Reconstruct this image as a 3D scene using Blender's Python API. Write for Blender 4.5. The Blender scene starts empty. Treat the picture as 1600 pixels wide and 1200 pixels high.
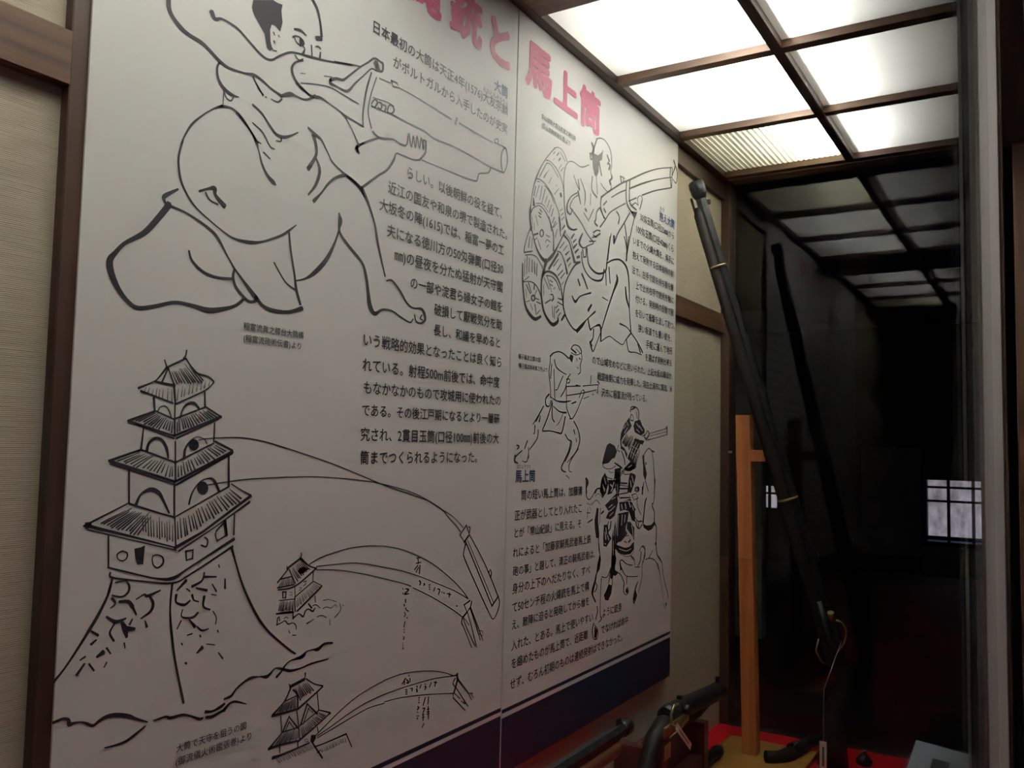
import bpy, bmesh, math, random
from mathutils import Vector, Matrix
from mathutils.geometry import tessellate_polygon

# ---------------------------------------------------------------- camera, world, exposure
SC = bpy.context.scene
COL = SC.collection
FPX = 1358.06                        # focal length in pixels of the 1600 px wide frame
cam_data = bpy.data.cameras.new('camera')
cam_data.sensor_width = 36.0
cam_data.lens = FPX * 36.0 / 1600.0
cam_data.clip_start = 0.01
cam = bpy.data.objects.new('camera', cam_data)
COL.objects.link(cam)
RX = Vector((0.52206539, -0.85265996, 0.0204626))
UX = Vector((-0.06914338, -0.01839796, 0.99743707))
BX = Vector((-0.85009818, -0.52214223, -0.06856073))
M = Matrix((RX, UX, BX)).transposed().to_4x4()
M.translation = Vector((0, -1, 0))   # eye height is z = 0, building floor z = -1.5
cam.matrix_world = M
SC.camera = cam

world = bpy.data.worlds.new('night_room')
SC.world = world
world.use_nodes = True
world.node_tree.nodes['Background'].inputs[0].default_value = (0.62, 0.60, 0.66, 1)
world.node_tree.nodes['Background'].inputs[1].default_value = 1.7
SC.view_settings.view_transform = 'Standard'
SC.view_settings.look = 'None'
SC.view_settings.gamma = 1.0
SC.view_settings.use_curve_mapping = False
SC.view_settings.exposure = 0.0
TUBE_W = (34.0, 50.0)                # near and far lamp tube above the diffusers
ROOM_W = 5.0                        # daylight entering the visitor side through its window

def area(name, loc, rot, sx, sy, power, color):
    l = bpy.data.lights.new(name, 'AREA')
    l.shape = 'RECTANGLE'; l.size = sx; l.size_y = sy
    l.energy = power; l.color = color
    o = bpy.data.objects.new(name, l); COL.objects.link(o)
    o.location = loc; o.rotation_euler = rot
    return o
TUBE_Y, TUBE_Z = -0.415, 1.105
for (x0, x1), TW in zip(((-0.10, 1.14), (1.68, 2.96)), TUBE_W):
    area('tube_light', ((x0 + x1) / 2, TUBE_Y, TUBE_Z), (0, 0, 0), x1 - x0, 0.035, TW, (1.0, 1.0, 0.94))
# daylight from the windows on the visitor side, behind and left of the photographer
area('window_daylight', (-2.4, -3.2, 0.1), (math.radians(90), 0, math.radians(-62)), 1.2, 1.2, ROOM_W, (0.86, 0.84, 1.0))

# ---------------------------------------------------------------- materials
def mat(name, color, rough=0.5, metal=0.0, spec=0.5):
    m = bpy.data.materials.new(name); m.use_nodes = True
    b = m.node_tree.nodes['Principled BSDF']
    b.inputs['Base Color'].default_value = (*color, 1)
    b.inputs['Roughness'].default_value = rough
    b.inputs['Metallic'].default_value = metal
    b.inputs['Specular IOR Level'].default_value = spec
    return m

def noisy(m, scale, c1, c2, lo=0.35, hi=0.65, bump=0.0, detail=4.0, coord='Object', kind='noise'):
    nt = m.node_tree; N = nt.nodes; b = N['Principled BSDF']
    tc = N.new('ShaderNodeTexCoord'); mp = N.new('ShaderNodeMapping')
    mp.inputs['Scale'].default_value = scale
    nt.links.new(tc.outputs[coord], mp.inputs['Vector'])
    n = N.new('ShaderNodeTexNoise'); n.inputs['Scale'].default_value = 1.0; n.inputs['Detail'].default_value = detail
    nt.links.new(mp.outputs[0], n.inputs['Vector'])
    r = N.new('ShaderNodeValToRGB')
    r.color_ramp.elements[0].position = lo; r.color_ramp.elements[0].color = (*c1, 1)
    r.color_ramp.elements[1].position = hi; r.color_ramp.elements[1].color = (*c2, 1)
    nt.links.new(n.outputs[0], r.inputs[0]); nt.links.new(r.outputs[0], b.inputs['Base Color'])
    if bump:
        bp = N.new('ShaderNodeBump'); bp.inputs['Strength'].default_value = bump; bp.inputs['Distance'].default_value = 0.002
        nt.links.new(n.outputs[0], bp.inputs['Height']); nt.links.new(bp.outputs[0], b.inputs['Normal'])
    return m

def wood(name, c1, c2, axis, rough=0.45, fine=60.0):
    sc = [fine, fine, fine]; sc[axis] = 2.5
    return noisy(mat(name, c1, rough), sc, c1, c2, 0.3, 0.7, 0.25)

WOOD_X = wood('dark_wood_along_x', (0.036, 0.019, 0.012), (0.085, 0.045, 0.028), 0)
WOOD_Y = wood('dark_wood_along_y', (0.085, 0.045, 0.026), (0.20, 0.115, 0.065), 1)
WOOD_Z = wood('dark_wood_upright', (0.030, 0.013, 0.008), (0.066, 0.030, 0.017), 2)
RAIL_W = wood('rail_wood', (0.055, 0.026, 0.014), (0.12, 0.062, 0.032), 0)
PALE_POST = wood('weathered_pale_wood', (0.74, 0.71, 0.68), (0.93, 0.89, 0.85), 2, 0.5, 35.0)
RUST_WOOD = wood('red_brown_wood', (0.05, 0.022, 0.010), (0.12, 0.055, 0.026), 2)
STAND_W = wood('orange_pine', (0.30, 0.095, 0.022), (0.46, 0.155, 0.038), 2, 0.45, 40.0)
BOARD_W = wood('ochre_board', (0.25, 0.12, 0.022), (0.36, 0.18, 0.04), 1, 0.45, 30.0)
RACK_W = wood('maroon_rack_wood', (0.040, 0.012, 0.010), (0.075, 0.022, 0.018), 2)
GUN_WOOD = wood('gun_stock_wood', (0.008, 0.0055, 0.004), (0.018, 0.011, 0.008), 2, 0.55)
GUN_WOOD_X = wood('gun_stock_wood_long', (0.09, 0.035, 0.018), (0.17, 0.07, 0.033), 0, 0.35)
GUN_WOOD.node_tree.nodes['Principled BSDF'].inputs['Specular IOR Level'].default_value = 0.2
IRON = noisy(mat('browned_iron', (0.05, 0.05, 0.05), 0.42, 0.75), (60, 60, 60), (0.014, 0.015, 0.015), (0.038, 0.040, 0.042), bump=0.15)
_b = PALE_POST.node_tree.nodes['Principled BSDF']; _b.inputs['Metallic'].default_value = 0.5; _b.inputs['Roughness'].default_value = 0.55
BRASS = mat('old_brass', (0.30, 0.23, 0.11), 0.45, 0.8)
PAPER = mat('tag_paper', (0.74, 0.70, 0.60), 0.8)
STRING = mat('tag_string', (0.55, 0.52, 0.48), 0.9)
CARD = mat('pale_blue_card', (0.60, 0.70, 0.80), 0.7)
FELT = noisy(mat('red_felt', (0.5, 0.02, 0.03), 0.95, 0, 0.1), (220, 220, 220), (0.34, 0.004, 0.008), (0.46, 0.010, 0.014))
BOARD = noisy(mat('white_printed_board', (0.75, 0.75, 0.72), 0.42, 0, 0.35), (3, 3, 3), (0.74, 0.73, 0.705), (0.77, 0.76, 0.735))
EDGE = mat('board_edge_foam', (0.72, 0.70, 0.66), 0.7)
INK = mat('black_print', (0.020, 0.016, 0.021), 0.5)
NAVY = mat('navy_print', (0.006, 0.009, 0.028), 0.5)
NAVYT = mat('navy_letter_print', (0.035, 0.055, 0.13), 0.5)
ROSE = mat('rose_print', (0.44, 0.085, 0.150), 0.5)
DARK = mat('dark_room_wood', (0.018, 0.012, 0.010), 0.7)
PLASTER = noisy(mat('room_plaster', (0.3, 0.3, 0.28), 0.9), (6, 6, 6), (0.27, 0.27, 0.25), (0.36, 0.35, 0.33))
LAMP_WHITE = mat('lamp_box_white', (0.92, 0.92, 0.90), 0.8)

# woven wall cloth: fine horizontal threads
CLOTH = mat('woven_wall_cloth', (0.58, 0.50, 0.38), 0.9, 0, 0.1)
def weave(m):
    nt = m.node_tree; N = nt.nodes; L = nt.links; b = N['Principled BSDF']
    tc = N.new('ShaderNodeTexCoord')
    mp = N.new('ShaderNodeMapping'); mp.inputs['Scale'].default_value = (14, 14, 620)
    L.new(tc.outputs['Object'], mp.inputs[0])
    n = N.new('ShaderNodeTexNoise'); n.inputs['Scale'].default_value = 1; n.inputs['Detail'].default_value = 3
    L.new(mp.outputs[0], n.inputs['Vector'])
    w = N.new('ShaderNodeTexWave'); w.bands_direction = 'Z'; w.inputs['Scale'].default_value = 136; w.inputs['Distortion'].default_value = 0.8
    w.inputs['Detail'].default_value = 2; w.inputs['Detail Scale'].default_value = 3
    L.new(tc.outputs['Object'], w.inputs['Vector'])
    mx = N.new('ShaderNodeMath'); mx.operation = 'MULTIPLY_ADD'; mx.inputs[1].default_value = 0.45
    L.new(w.outputs['Fac'], mx.inputs[0])
    m2 = N.new('ShaderNodeMath'); m2.operation = 'MULTIPLY'; m2.inputs[1].default_value = 0.75
    L.new(n.outputs[0], m2.inputs[0]); L.new(m2.outputs[0], mx.inputs[2])
    r = N.new('ShaderNodeValToRGB')
    r.color_ramp.elements[0].position = 0.22; r.color_ramp.elements[0].color = (0.215, 0.18, 0.135, 1)
    r.color_ramp.elements[1].position = 0.62; r.color_ramp.elements[1].color = (0.47, 0.41, 0.32, 1)
    L.new(mx.outputs[0], r.inputs[0]); L.new(r.outputs[0], b.inputs['Base Color'])
    bp = N.new('ShaderNodeBump'); bp.inputs['Strength'].default_value = 0.4; bp.inputs['Distance'].default_value = 0.001
    L.new(mx.outputs[0], bp.inputs['Height']); L.new(bp.outputs[0], b.inputs['Normal'])
weave(CLOTH)

def glass(name, tint=(1, 1, 1)):
    """thin sheet: straight transmission plus Schlick reflection, the same from both faces"""
    m = bpy.data.materials.new(name); m.use_nodes = True
    nt = m.node_tree; N = nt.nodes; L = nt.links; N.clear()
    out = N.new('ShaderNodeOutputMaterial'); mix = N.new('ShaderNodeMixShader')
    tr = N.new('ShaderNodeBsdfTransparent'); tr.inputs[0].default_value = (*tint, 1)
    gl = N.new('ShaderNodeBsdfGlossy'); gl.inputs['Roughness'].default_value = 0.0
    g = N.new('ShaderNodeNewGeometry')
    d = N.new('ShaderNodeVectorMath'); d.operation = 'DOT_PRODUCT'
    L.new(g.outputs['Incoming'], d.inputs[0]); L.new(g.outputs['Normal'], d.inputs[1])
    a = N.new('ShaderNodeMath'); a.operation = 'ABSOLUTE'; L.new(d.outputs['Value'], a.inputs[0])
    s = N.new('ShaderNodeMath'); s.operation = 'SUBTRACT'; s.inputs[0].default_value = 1; L.new(a.outputs[0], s.inputs[1])
    p = N.new('ShaderNodeMath'); p.operation = 'POWER'; p.inputs[1].default_value = 5; L.new(s.outputs[0], p.inputs[0])
    f = N.new('ShaderNodeMath'); f.operation = 'MULTIPLY_ADD'; f.inputs[1].default_value = 0.96; f.inputs[2].default_value = 0.04
    L.new(p.outputs[0], f.inputs[0])
    L.new(f.outputs[0], mix.inputs[0]); L.new(tr.outputs[0], mix.inputs[1]); L.new(gl.outputs[0], mix.inputs[2])
    L.new(mix.outputs[0], out.inputs[0])
    return m
GLASS = glass('clear_glass', (0.985, 0.99, 0.985))
GLASS_EDGE = mat('polished_glass_edge', (0.78, 0.80, 0.70), 0.3)

def diffuser(name, col, trans=0.62, rib=False):
    m = bpy.data.materials.new(name); m.use_nodes = True
    nt = m.node_tree; N = nt.nodes; L = nt.links; N.clear()
    out = N.new('ShaderNodeOutputMaterial'); mix = N.new('ShaderNodeMixShader'); mix.inputs[0].default_value = trans
    df = N.new('ShaderNodeBsdfDiffuse'); tr = N.new('ShaderNodeBsdfTranslucent')
    tc = N.new('ShaderNodeTexCoord'); n = N.new('ShaderNodeTexNoise'); n.inputs['Scale'].default_value = 9; n.inputs['Detail'].default_value = 5
    L.new(tc.outputs['Object'], n.inputs['Vector'])
    r = N.new('ShaderNodeValToRGB')
    r.color_ramp.elements[0].position = 0.25; r.color_ramp.elements[0].color = (*[c * 0.93 for c in col], 1)
    r.color_ramp.elements[1].position = 0.6; r.color_ramp.elements[1].color = (*col, 1)
    L.new(n.outputs[0], r.inputs[0])
    src = r.outputs[0]
    if rib:
        w = N.new('ShaderNodeTexWave'); w.bands_direction = 'X'; w.inputs['Scale'].default_value = 38; w.inputs['Distortion'].default_value = 0
        L.new(tc.outputs['Object'], w.inputs['Vector'])
        mm = N.new('ShaderNodeMix'); mm.data_type = 'RGBA'; mm.blend_type = 'MULTIPLY'; mm.inputs[0].default_value = 0.14
        L.new(src, mm.inputs[6]); L.new(w.outputs['Color'], mm.inputs[7]); src = mm.outputs[2]
    L.new(src, tr.inputs[0]); df.inputs[0].default_value = (0.6, 0.6, 0.58, 1)
    L.new(df.outputs[0], mix.inputs[1]); L.new(tr.outputs[0], mix.inputs[2]); L.new(mix.outputs[0], out.inputs[0])
    return m
DIFF = diffuser('opal_acrylic', (0.96, 0.97, 0.96))
DIFF_RIB = diffuser('ribbed_acrylic', (0.62, 0.60, 0.47), 0.6, True)

# ---------------------------------------------------------------- helpers
def link(name, me, m, parent=None):
    o = bpy.data.objects.new(name, me); COL.objects.link(o)
    if m is not None and not me.materials: me.materials.append(m)
    if parent is not None: o.parent = parent
    return o

def tag(o, label=None, cat=None, group=None, kind=None):
    if label: o['label'] = label
    if cat: o['category'] = cat
    if group: o['group'] = group
    if kind: o['kind'] = kind
    return o

def empty(name, loc=(0, 0, 0)):
    o = bpy.data.objects.new(name, None); COL.objects.link(o); o.location = loc
    o.empty_display_size = 0.05
    return o

def add_box(bm, x0, x1, y0, y1, z0, z1):
    v = [bm.verts.new(p) for p in ((x0, y0, z0), (x1, y0, z0), (x1, y1, z0), (x0, y1, z0),
                                   (x0, y0, z1), (x1, y0, z1), (x1, y1, z1), (x0, y1, z1))]
    for f in ((3, 2, 1, 0), (4, 5, 6, 7), (0, 1, 5, 4), (1, 2, 6, 5), (2, 3, 7, 6), (3, 0, 4, 7)):
        bm.faces.new([v[i] for i in f])
    return v

def done(bm, name, m, parent=None, smooth=False, bevel=0.0):
    me = bpy.data.meshes.new(name)
    if bevel:
        bmesh.ops.bevel(bm, geom=list(bm.edges), offset=bevel, segments=1, profile=0.7, affect='EDGES')
    bmesh.ops.recalc_face_normals(bm, faces=bm.faces)
    bm.to_mesh(me); bm.free()
    if smooth: me.polygons.foreach_set('use_smooth', [True] * len(me.polygons))
    o = link(name, me, m)
    if parent is not None:
        o.parent = parent
        o.matrix_parent_inverse = Matrix.Translation(-parent.location)
    return o

def box(name, x0, x1, y0, y1, z0, z1, m, parent=None, bevel=0.0):
    bm = bmesh.new(); add_box(bm, x0, x1, y0, y1, z0, z1)
    return done(bm, name, m, parent, bevel=bevel)

def sweep(bm, pts, rad, seg=12, squash=(1, 1), up=Vector((0, 1, 0)), caps=True):
    """closed tube along pts; rad per point; squash = (side, up) factors"""
    pts = [Vector(p) for p in pts]
    rings = []
    for i, p in enumerate(pts):
        t = (pts[min(i + 1, len(pts) - 1)] - pts[max(i - 1, 0)]).normalized()
        a = up - t * up.dot(t)
        a = a.normalized() if a.length > 1e-4 else t.orthogonal().normalized()
        b = t.cross(a)
        r = rad[i] if isinstance(rad, (list, tuple)) else rad
        rings.append([bm.verts.new(p + a * (math.cos(2 * math.pi * (k + .5) / seg) * r * squash[0]) +
                                   b * (math.sin(2 * math.pi * (k + .5) / seg) * r * squash[1])) for k in range(seg)])
    for i in range(len(rings) - 1):
        for k in range(seg):
            bm.faces.new((rings[i][k], rings[i][(k + 1) % seg], rings[i + 1][(k + 1) % seg], rings[i + 1][k]))
    if caps:
        bm.faces.new(rings[0][::-1]); bm.faces.new(rings[-1])

def tube(name, pts, rad, m, parent=None, seg=12, squash=(1, 1), up=Vector((0, 1, 0)), smooth=True):
    bm = bmesh.new(); sweep(bm, pts, rad, seg, squash, up)
    o = done(bm, name, m, parent)
    if smooth:
        o.data.polygons.foreach_set('use_smooth', [len(p.vertices) == 4 for p in o.data.polygons])
    return o

# ---------------------------------------------------------------- case shell (the setting)
ZB, ZD = 0.965, 0.985               # underside of ceiling bars, face of diffusers
FLOOR = -0.965
XG = 3.095                          # end glass
wall_back = box('wall_back', -1.2, 3.2, 0.0, 0.10, -1.5, 1.35, CLOTH); tag(wall_back, kind='structure')
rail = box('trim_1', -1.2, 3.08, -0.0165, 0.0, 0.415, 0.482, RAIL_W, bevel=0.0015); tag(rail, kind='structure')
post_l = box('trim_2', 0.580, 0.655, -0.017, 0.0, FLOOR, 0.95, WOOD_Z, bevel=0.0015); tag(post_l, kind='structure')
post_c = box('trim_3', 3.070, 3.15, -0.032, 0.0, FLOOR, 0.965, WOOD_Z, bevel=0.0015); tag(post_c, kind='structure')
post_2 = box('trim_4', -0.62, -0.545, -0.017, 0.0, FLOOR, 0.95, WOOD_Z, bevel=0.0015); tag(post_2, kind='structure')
# head moulding of the wall, stepped, under the ceiling grid
crown = empty('trim_5'); tag(crown, kind='structure')
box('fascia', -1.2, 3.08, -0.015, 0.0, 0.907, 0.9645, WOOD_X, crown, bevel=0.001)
# baseboard
# ceiling grid
ceiling = empty('ceiling'); tag(ceiling, kind='structure')
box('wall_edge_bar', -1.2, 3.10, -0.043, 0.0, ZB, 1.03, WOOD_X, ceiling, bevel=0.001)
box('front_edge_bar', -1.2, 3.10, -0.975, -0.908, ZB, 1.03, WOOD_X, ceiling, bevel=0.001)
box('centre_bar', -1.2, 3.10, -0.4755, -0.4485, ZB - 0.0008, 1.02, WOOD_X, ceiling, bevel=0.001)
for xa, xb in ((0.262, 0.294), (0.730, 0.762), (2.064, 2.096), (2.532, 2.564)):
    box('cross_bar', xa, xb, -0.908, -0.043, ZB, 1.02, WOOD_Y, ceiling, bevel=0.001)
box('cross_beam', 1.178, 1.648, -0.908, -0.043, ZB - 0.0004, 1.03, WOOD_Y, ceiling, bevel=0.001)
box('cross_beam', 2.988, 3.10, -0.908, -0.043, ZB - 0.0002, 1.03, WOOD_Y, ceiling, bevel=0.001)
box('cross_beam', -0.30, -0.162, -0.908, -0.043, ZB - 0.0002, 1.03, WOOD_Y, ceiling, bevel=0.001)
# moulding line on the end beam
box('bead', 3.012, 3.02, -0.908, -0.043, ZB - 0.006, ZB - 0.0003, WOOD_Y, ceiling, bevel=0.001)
def plane(name, x0, x1, y0, y1, z, m, parent):
    me = bpy.data.meshes.new(name)
    me.from_pydata([(x0, y0, z), (x1, y0, z), (x1, y1, z), (x0, y1, z)], [], [(0, 1, 2, 3)])
    o = link(name, me, m); o.parent = parent
    return o
def ribplane(name, x0, x1, y0, y1, n, parent):
    vs, fs = [], []
    steps = n * 6
    prof = (0.0, 0.0022, 0.0034, 0.0038, 0.0034, 0.0022)
    for i in range(steps + 1):
        y = y0 + (y1 - y0) * i / steps
        z = ZD + 0.0038 - prof[i % 6]
        vs += [(x0, y, z), (x1, y, z)]
    for i in range(steps): fs.append((2 * i, 2 * i + 1, 2 * i + 3, 2 * i + 2))
    me = bpy.data.meshes.new(name); me.from_pydata(vs, [], fs)
    o = link(name, me, DIFF_RIB); o.parent = parent
    return o
for xa, xb in ((0.290, 0.734), (0.758, 1.182), (1.644, 2.068), (2.092, 2.536)):
    plane('diffuser_panel', xa, xb, -0.452, -0.04, ZD, DIFF, ceiling)
    plane('diffuser_panel', xa, xb, -0.912, -0.472, ZD, DIFF, ceiling)
for xa, xb in ((-0.166, 0.266), (2.560, 2.992)):
    ribplane('ribbed_panel', xa, xb, -0.452, -0.04, 24, ceiling)
    plane('diffuser_panel', xa, xb, -0.912, -0.472, ZD, DIFF, ceiling)
# white lamp box above the grid, with the tubes' battens
lb = ceiling
box('housing_top', -0.35, 3.10, -0.975, 0.0, 1.16, 1.17, LAMP_WHITE, lb)
box('housing_side', -0.35, 3.10, -0.015, 0.0, 1.03, 1.16, LAMP_WHITE, lb)
box('housing_side', -0.35, 3.10, -0.985, -0.975, 1.03, 1.16, LAMP_WHITE, lb)
box('housing_end', 3.09, 3.10, -0.975, -0.015, 1.03, 1.16, LAMP_WHITE, lb)
box('housing_end', -0.36, -0.35, -0.975, -0.015, 1.03, 1.16, LAMP_WHITE, lb)
for x0, x1 in ((-0.12, 1.16), (1.66, 2.98)):
    box('batten', x0, x1, TUBE_Y - 0.03, TUBE_Y + 0.03, TUBE_Z + 0.02, 1.16, LAMP_WHITE, lb)

# display floor with red felt
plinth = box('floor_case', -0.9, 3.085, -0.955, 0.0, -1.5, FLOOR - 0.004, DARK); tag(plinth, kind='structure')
felt = box('red_felt', -0.9, 3.060, -0.905, -0.002, FLOOR - 0.004, FLOOR, FELT)
tag(felt, 'bright red felt cloth covering the floor of the display case', 'cloth')

# end glass and its frame
eg = empty('window_1'); tag(eg, kind='structure')
def glass_sheet(name, pts, parent):
    me = bpy.data.meshes.new(name); me.from_pydata(pts, [], [(0, 1, 2, 3)])
    o = link(name, me, GLASS); o.parent = parent
    return o
glass_sheet('pane', [(XG, -0.905, FLOOR), (XG, -0.905, ZB), (XG, -0.02, ZB), (XG, -0.02, FLOOR)], eg)
glass_sheet('pane', [(XG + 0.006, -0.905, FLOOR), (XG + 0.006, -0.905, ZB), (XG + 0.006, -0.02, ZB), (XG + 0.006, -0.02, FLOOR)], eg)
box('sill', 3.066, 3.15, -0.912, -0.032, -1.0, FLOOR - 0.001, DARK, eg)
tag(box('trim_6', 3.075, 3.15, -0.970, -0.928, -1.5, 1.3, RUST_WOOD, bevel=.002), kind='structure')
# front mullion: pale worn face towards the visitor, brown groove beside it
XM = 1.25
cp = empty('trim_7'); tag(cp, kind='structure')
box('pale_face', XM, XM + .035, -0.9555, -0.9225, -1.5, ZB - .0006, PALE_POST, cp, bevel=0.001)
box('groove_side', XM + .002, XM + .035, -0.9595, -0.9557, -1.5, ZB - .0006, RUST_WOOD, cp)
# front glass that the visitor looks through, let into the mullion
fg = empty('window_2'); tag(fg, kind='structure')
YF = -0.9415
glass_sheet('pane', [(-1.2, YF, FLOOR - 0.1), (XM, YF, FLOOR - 0.1), (XM, YF, ZB), (-1.2, YF, ZB)], fg)
glass_sheet('pane', [(-1.2, YF - 0.003, FLOOR - 0.1), (XM, YF - 0.003, FLOOR - 0.1), (XM, YF - 0.003, ZB), (-1.2, YF - 0.003, ZB)], fg)
# inner sliding pane beyond the mullion, its polished edge facing the visitor
sg = empty('window_5'); tag(sg, kind='structure')
glass_sheet('pane', [(XM, -.9145, FLOOR), (3.07, -.9145, FLOOR), (3.07, -.9145, ZB), (XM, -.9145, ZB)], sg)
glass_sheet('pane', [(XM, -.9108, FLOOR), (3.07, -.9108, FLOOR), (3.07, -.9108, ZB), (XM, -.9108, ZB)], sg)
box('polished_edge', XM - .001, XM + .0005, -.9146, -.9107, FLOOR, ZB - .0006, GLASS_EDGE, sg)

# ---------------------------------------------------------------- the room around the case
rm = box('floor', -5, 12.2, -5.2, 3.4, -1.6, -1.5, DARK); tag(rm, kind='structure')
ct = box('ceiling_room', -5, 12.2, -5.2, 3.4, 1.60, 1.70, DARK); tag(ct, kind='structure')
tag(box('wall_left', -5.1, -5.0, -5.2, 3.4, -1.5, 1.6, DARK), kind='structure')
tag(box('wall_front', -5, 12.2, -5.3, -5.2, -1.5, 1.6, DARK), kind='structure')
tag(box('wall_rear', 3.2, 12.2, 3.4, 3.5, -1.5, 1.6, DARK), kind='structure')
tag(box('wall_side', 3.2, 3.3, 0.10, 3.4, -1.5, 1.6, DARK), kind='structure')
# end wall with two small barred windows
ew = empty('wall_end'); tag(ew, kind='structure')
W1 = (-2.16, -1.42, -1.10, -0.34)     # y0, y1, z0, z1
W2 = (1.98, 2.36, -0.80, -0.50)
XW = 12.0
ys = [-5.2, W1[0], W1[1], W2[0], W2[1], 3.4]
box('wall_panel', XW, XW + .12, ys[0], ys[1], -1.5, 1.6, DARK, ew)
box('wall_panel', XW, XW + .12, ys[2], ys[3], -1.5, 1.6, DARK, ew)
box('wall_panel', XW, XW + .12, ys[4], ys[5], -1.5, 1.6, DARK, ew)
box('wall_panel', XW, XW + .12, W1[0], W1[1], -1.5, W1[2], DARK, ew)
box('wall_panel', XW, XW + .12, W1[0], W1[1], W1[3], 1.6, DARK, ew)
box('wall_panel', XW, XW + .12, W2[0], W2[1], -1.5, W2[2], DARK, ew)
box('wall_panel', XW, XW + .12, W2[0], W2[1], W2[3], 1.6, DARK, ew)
def barred(name, y0, y1, z0, z1, bars, rails):
    w = empty(name, (XW, (y0 + y1) / 2, z0)); tag(w, kind='structure')
    bm = bmesh.new()
    add_box(bm, XW - .03, XW, y0 - .05, y1 + .05, z1, z1 + .05); add_box(bm, XW - .03, XW, y0 - .05, y1 + .05, z0 - .05, z0)
    add_box(bm, XW - .03, XW, y0 - .05, y0, z0, z1); add_box(bm, XW - .03, XW, y1, y1 + .05, z0, z1)
    done(bm, 'window_frame', DARK, w)
    for y in bars: box('bar', XW, XW + .03, y - .018, y + .018, z0, z1, DARK, w)
    for z in rails: box('bar', XW, XW + .02, y0, y1, z - .014, z + .014, DARK, w)
barred('window_3', *W1, (-1.92, -1.65), (-0.43, -0.60))
box('lower_bar', XW - .01, XW + .03, W1[0], W1[1], -1.075, -1.03, DARK, ew)
BLUE = mat('blue_sky_sheen', (0.10, 0.28, 0.85), 0.5)
tag(box('sky_sheen_sheet', XW + .5, XW + .6, -3, 0, -2.0, -1.085, BLUE), kind='structure')  # added sheet behind the slit, its blue imitates sky reflected on the sill
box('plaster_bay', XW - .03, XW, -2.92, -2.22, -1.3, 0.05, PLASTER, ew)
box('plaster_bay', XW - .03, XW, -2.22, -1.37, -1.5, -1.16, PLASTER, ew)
barred('window_4', *W2, (2.10, 2.22), (-0.60,))
hill = mat('distant_stone_slope', (0.5, 0.45, 0.45), 0.9)
noisy(hill, (2, 9, 5), (0.36, 0.35, 0.33), (0.95, 0.85, 0.87), 0.3, 0.7)
tag(box('ground_slope', 14.5, 15.0, -9, 9, -4, 3, hill), kind='structure')
# plaster bays of the far room that catch a little light
tag(box('wall_bay', 5.6, 5.7, 0.55, 2.2, -1.2, 0.9, PLASTER), kind='structure')

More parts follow.
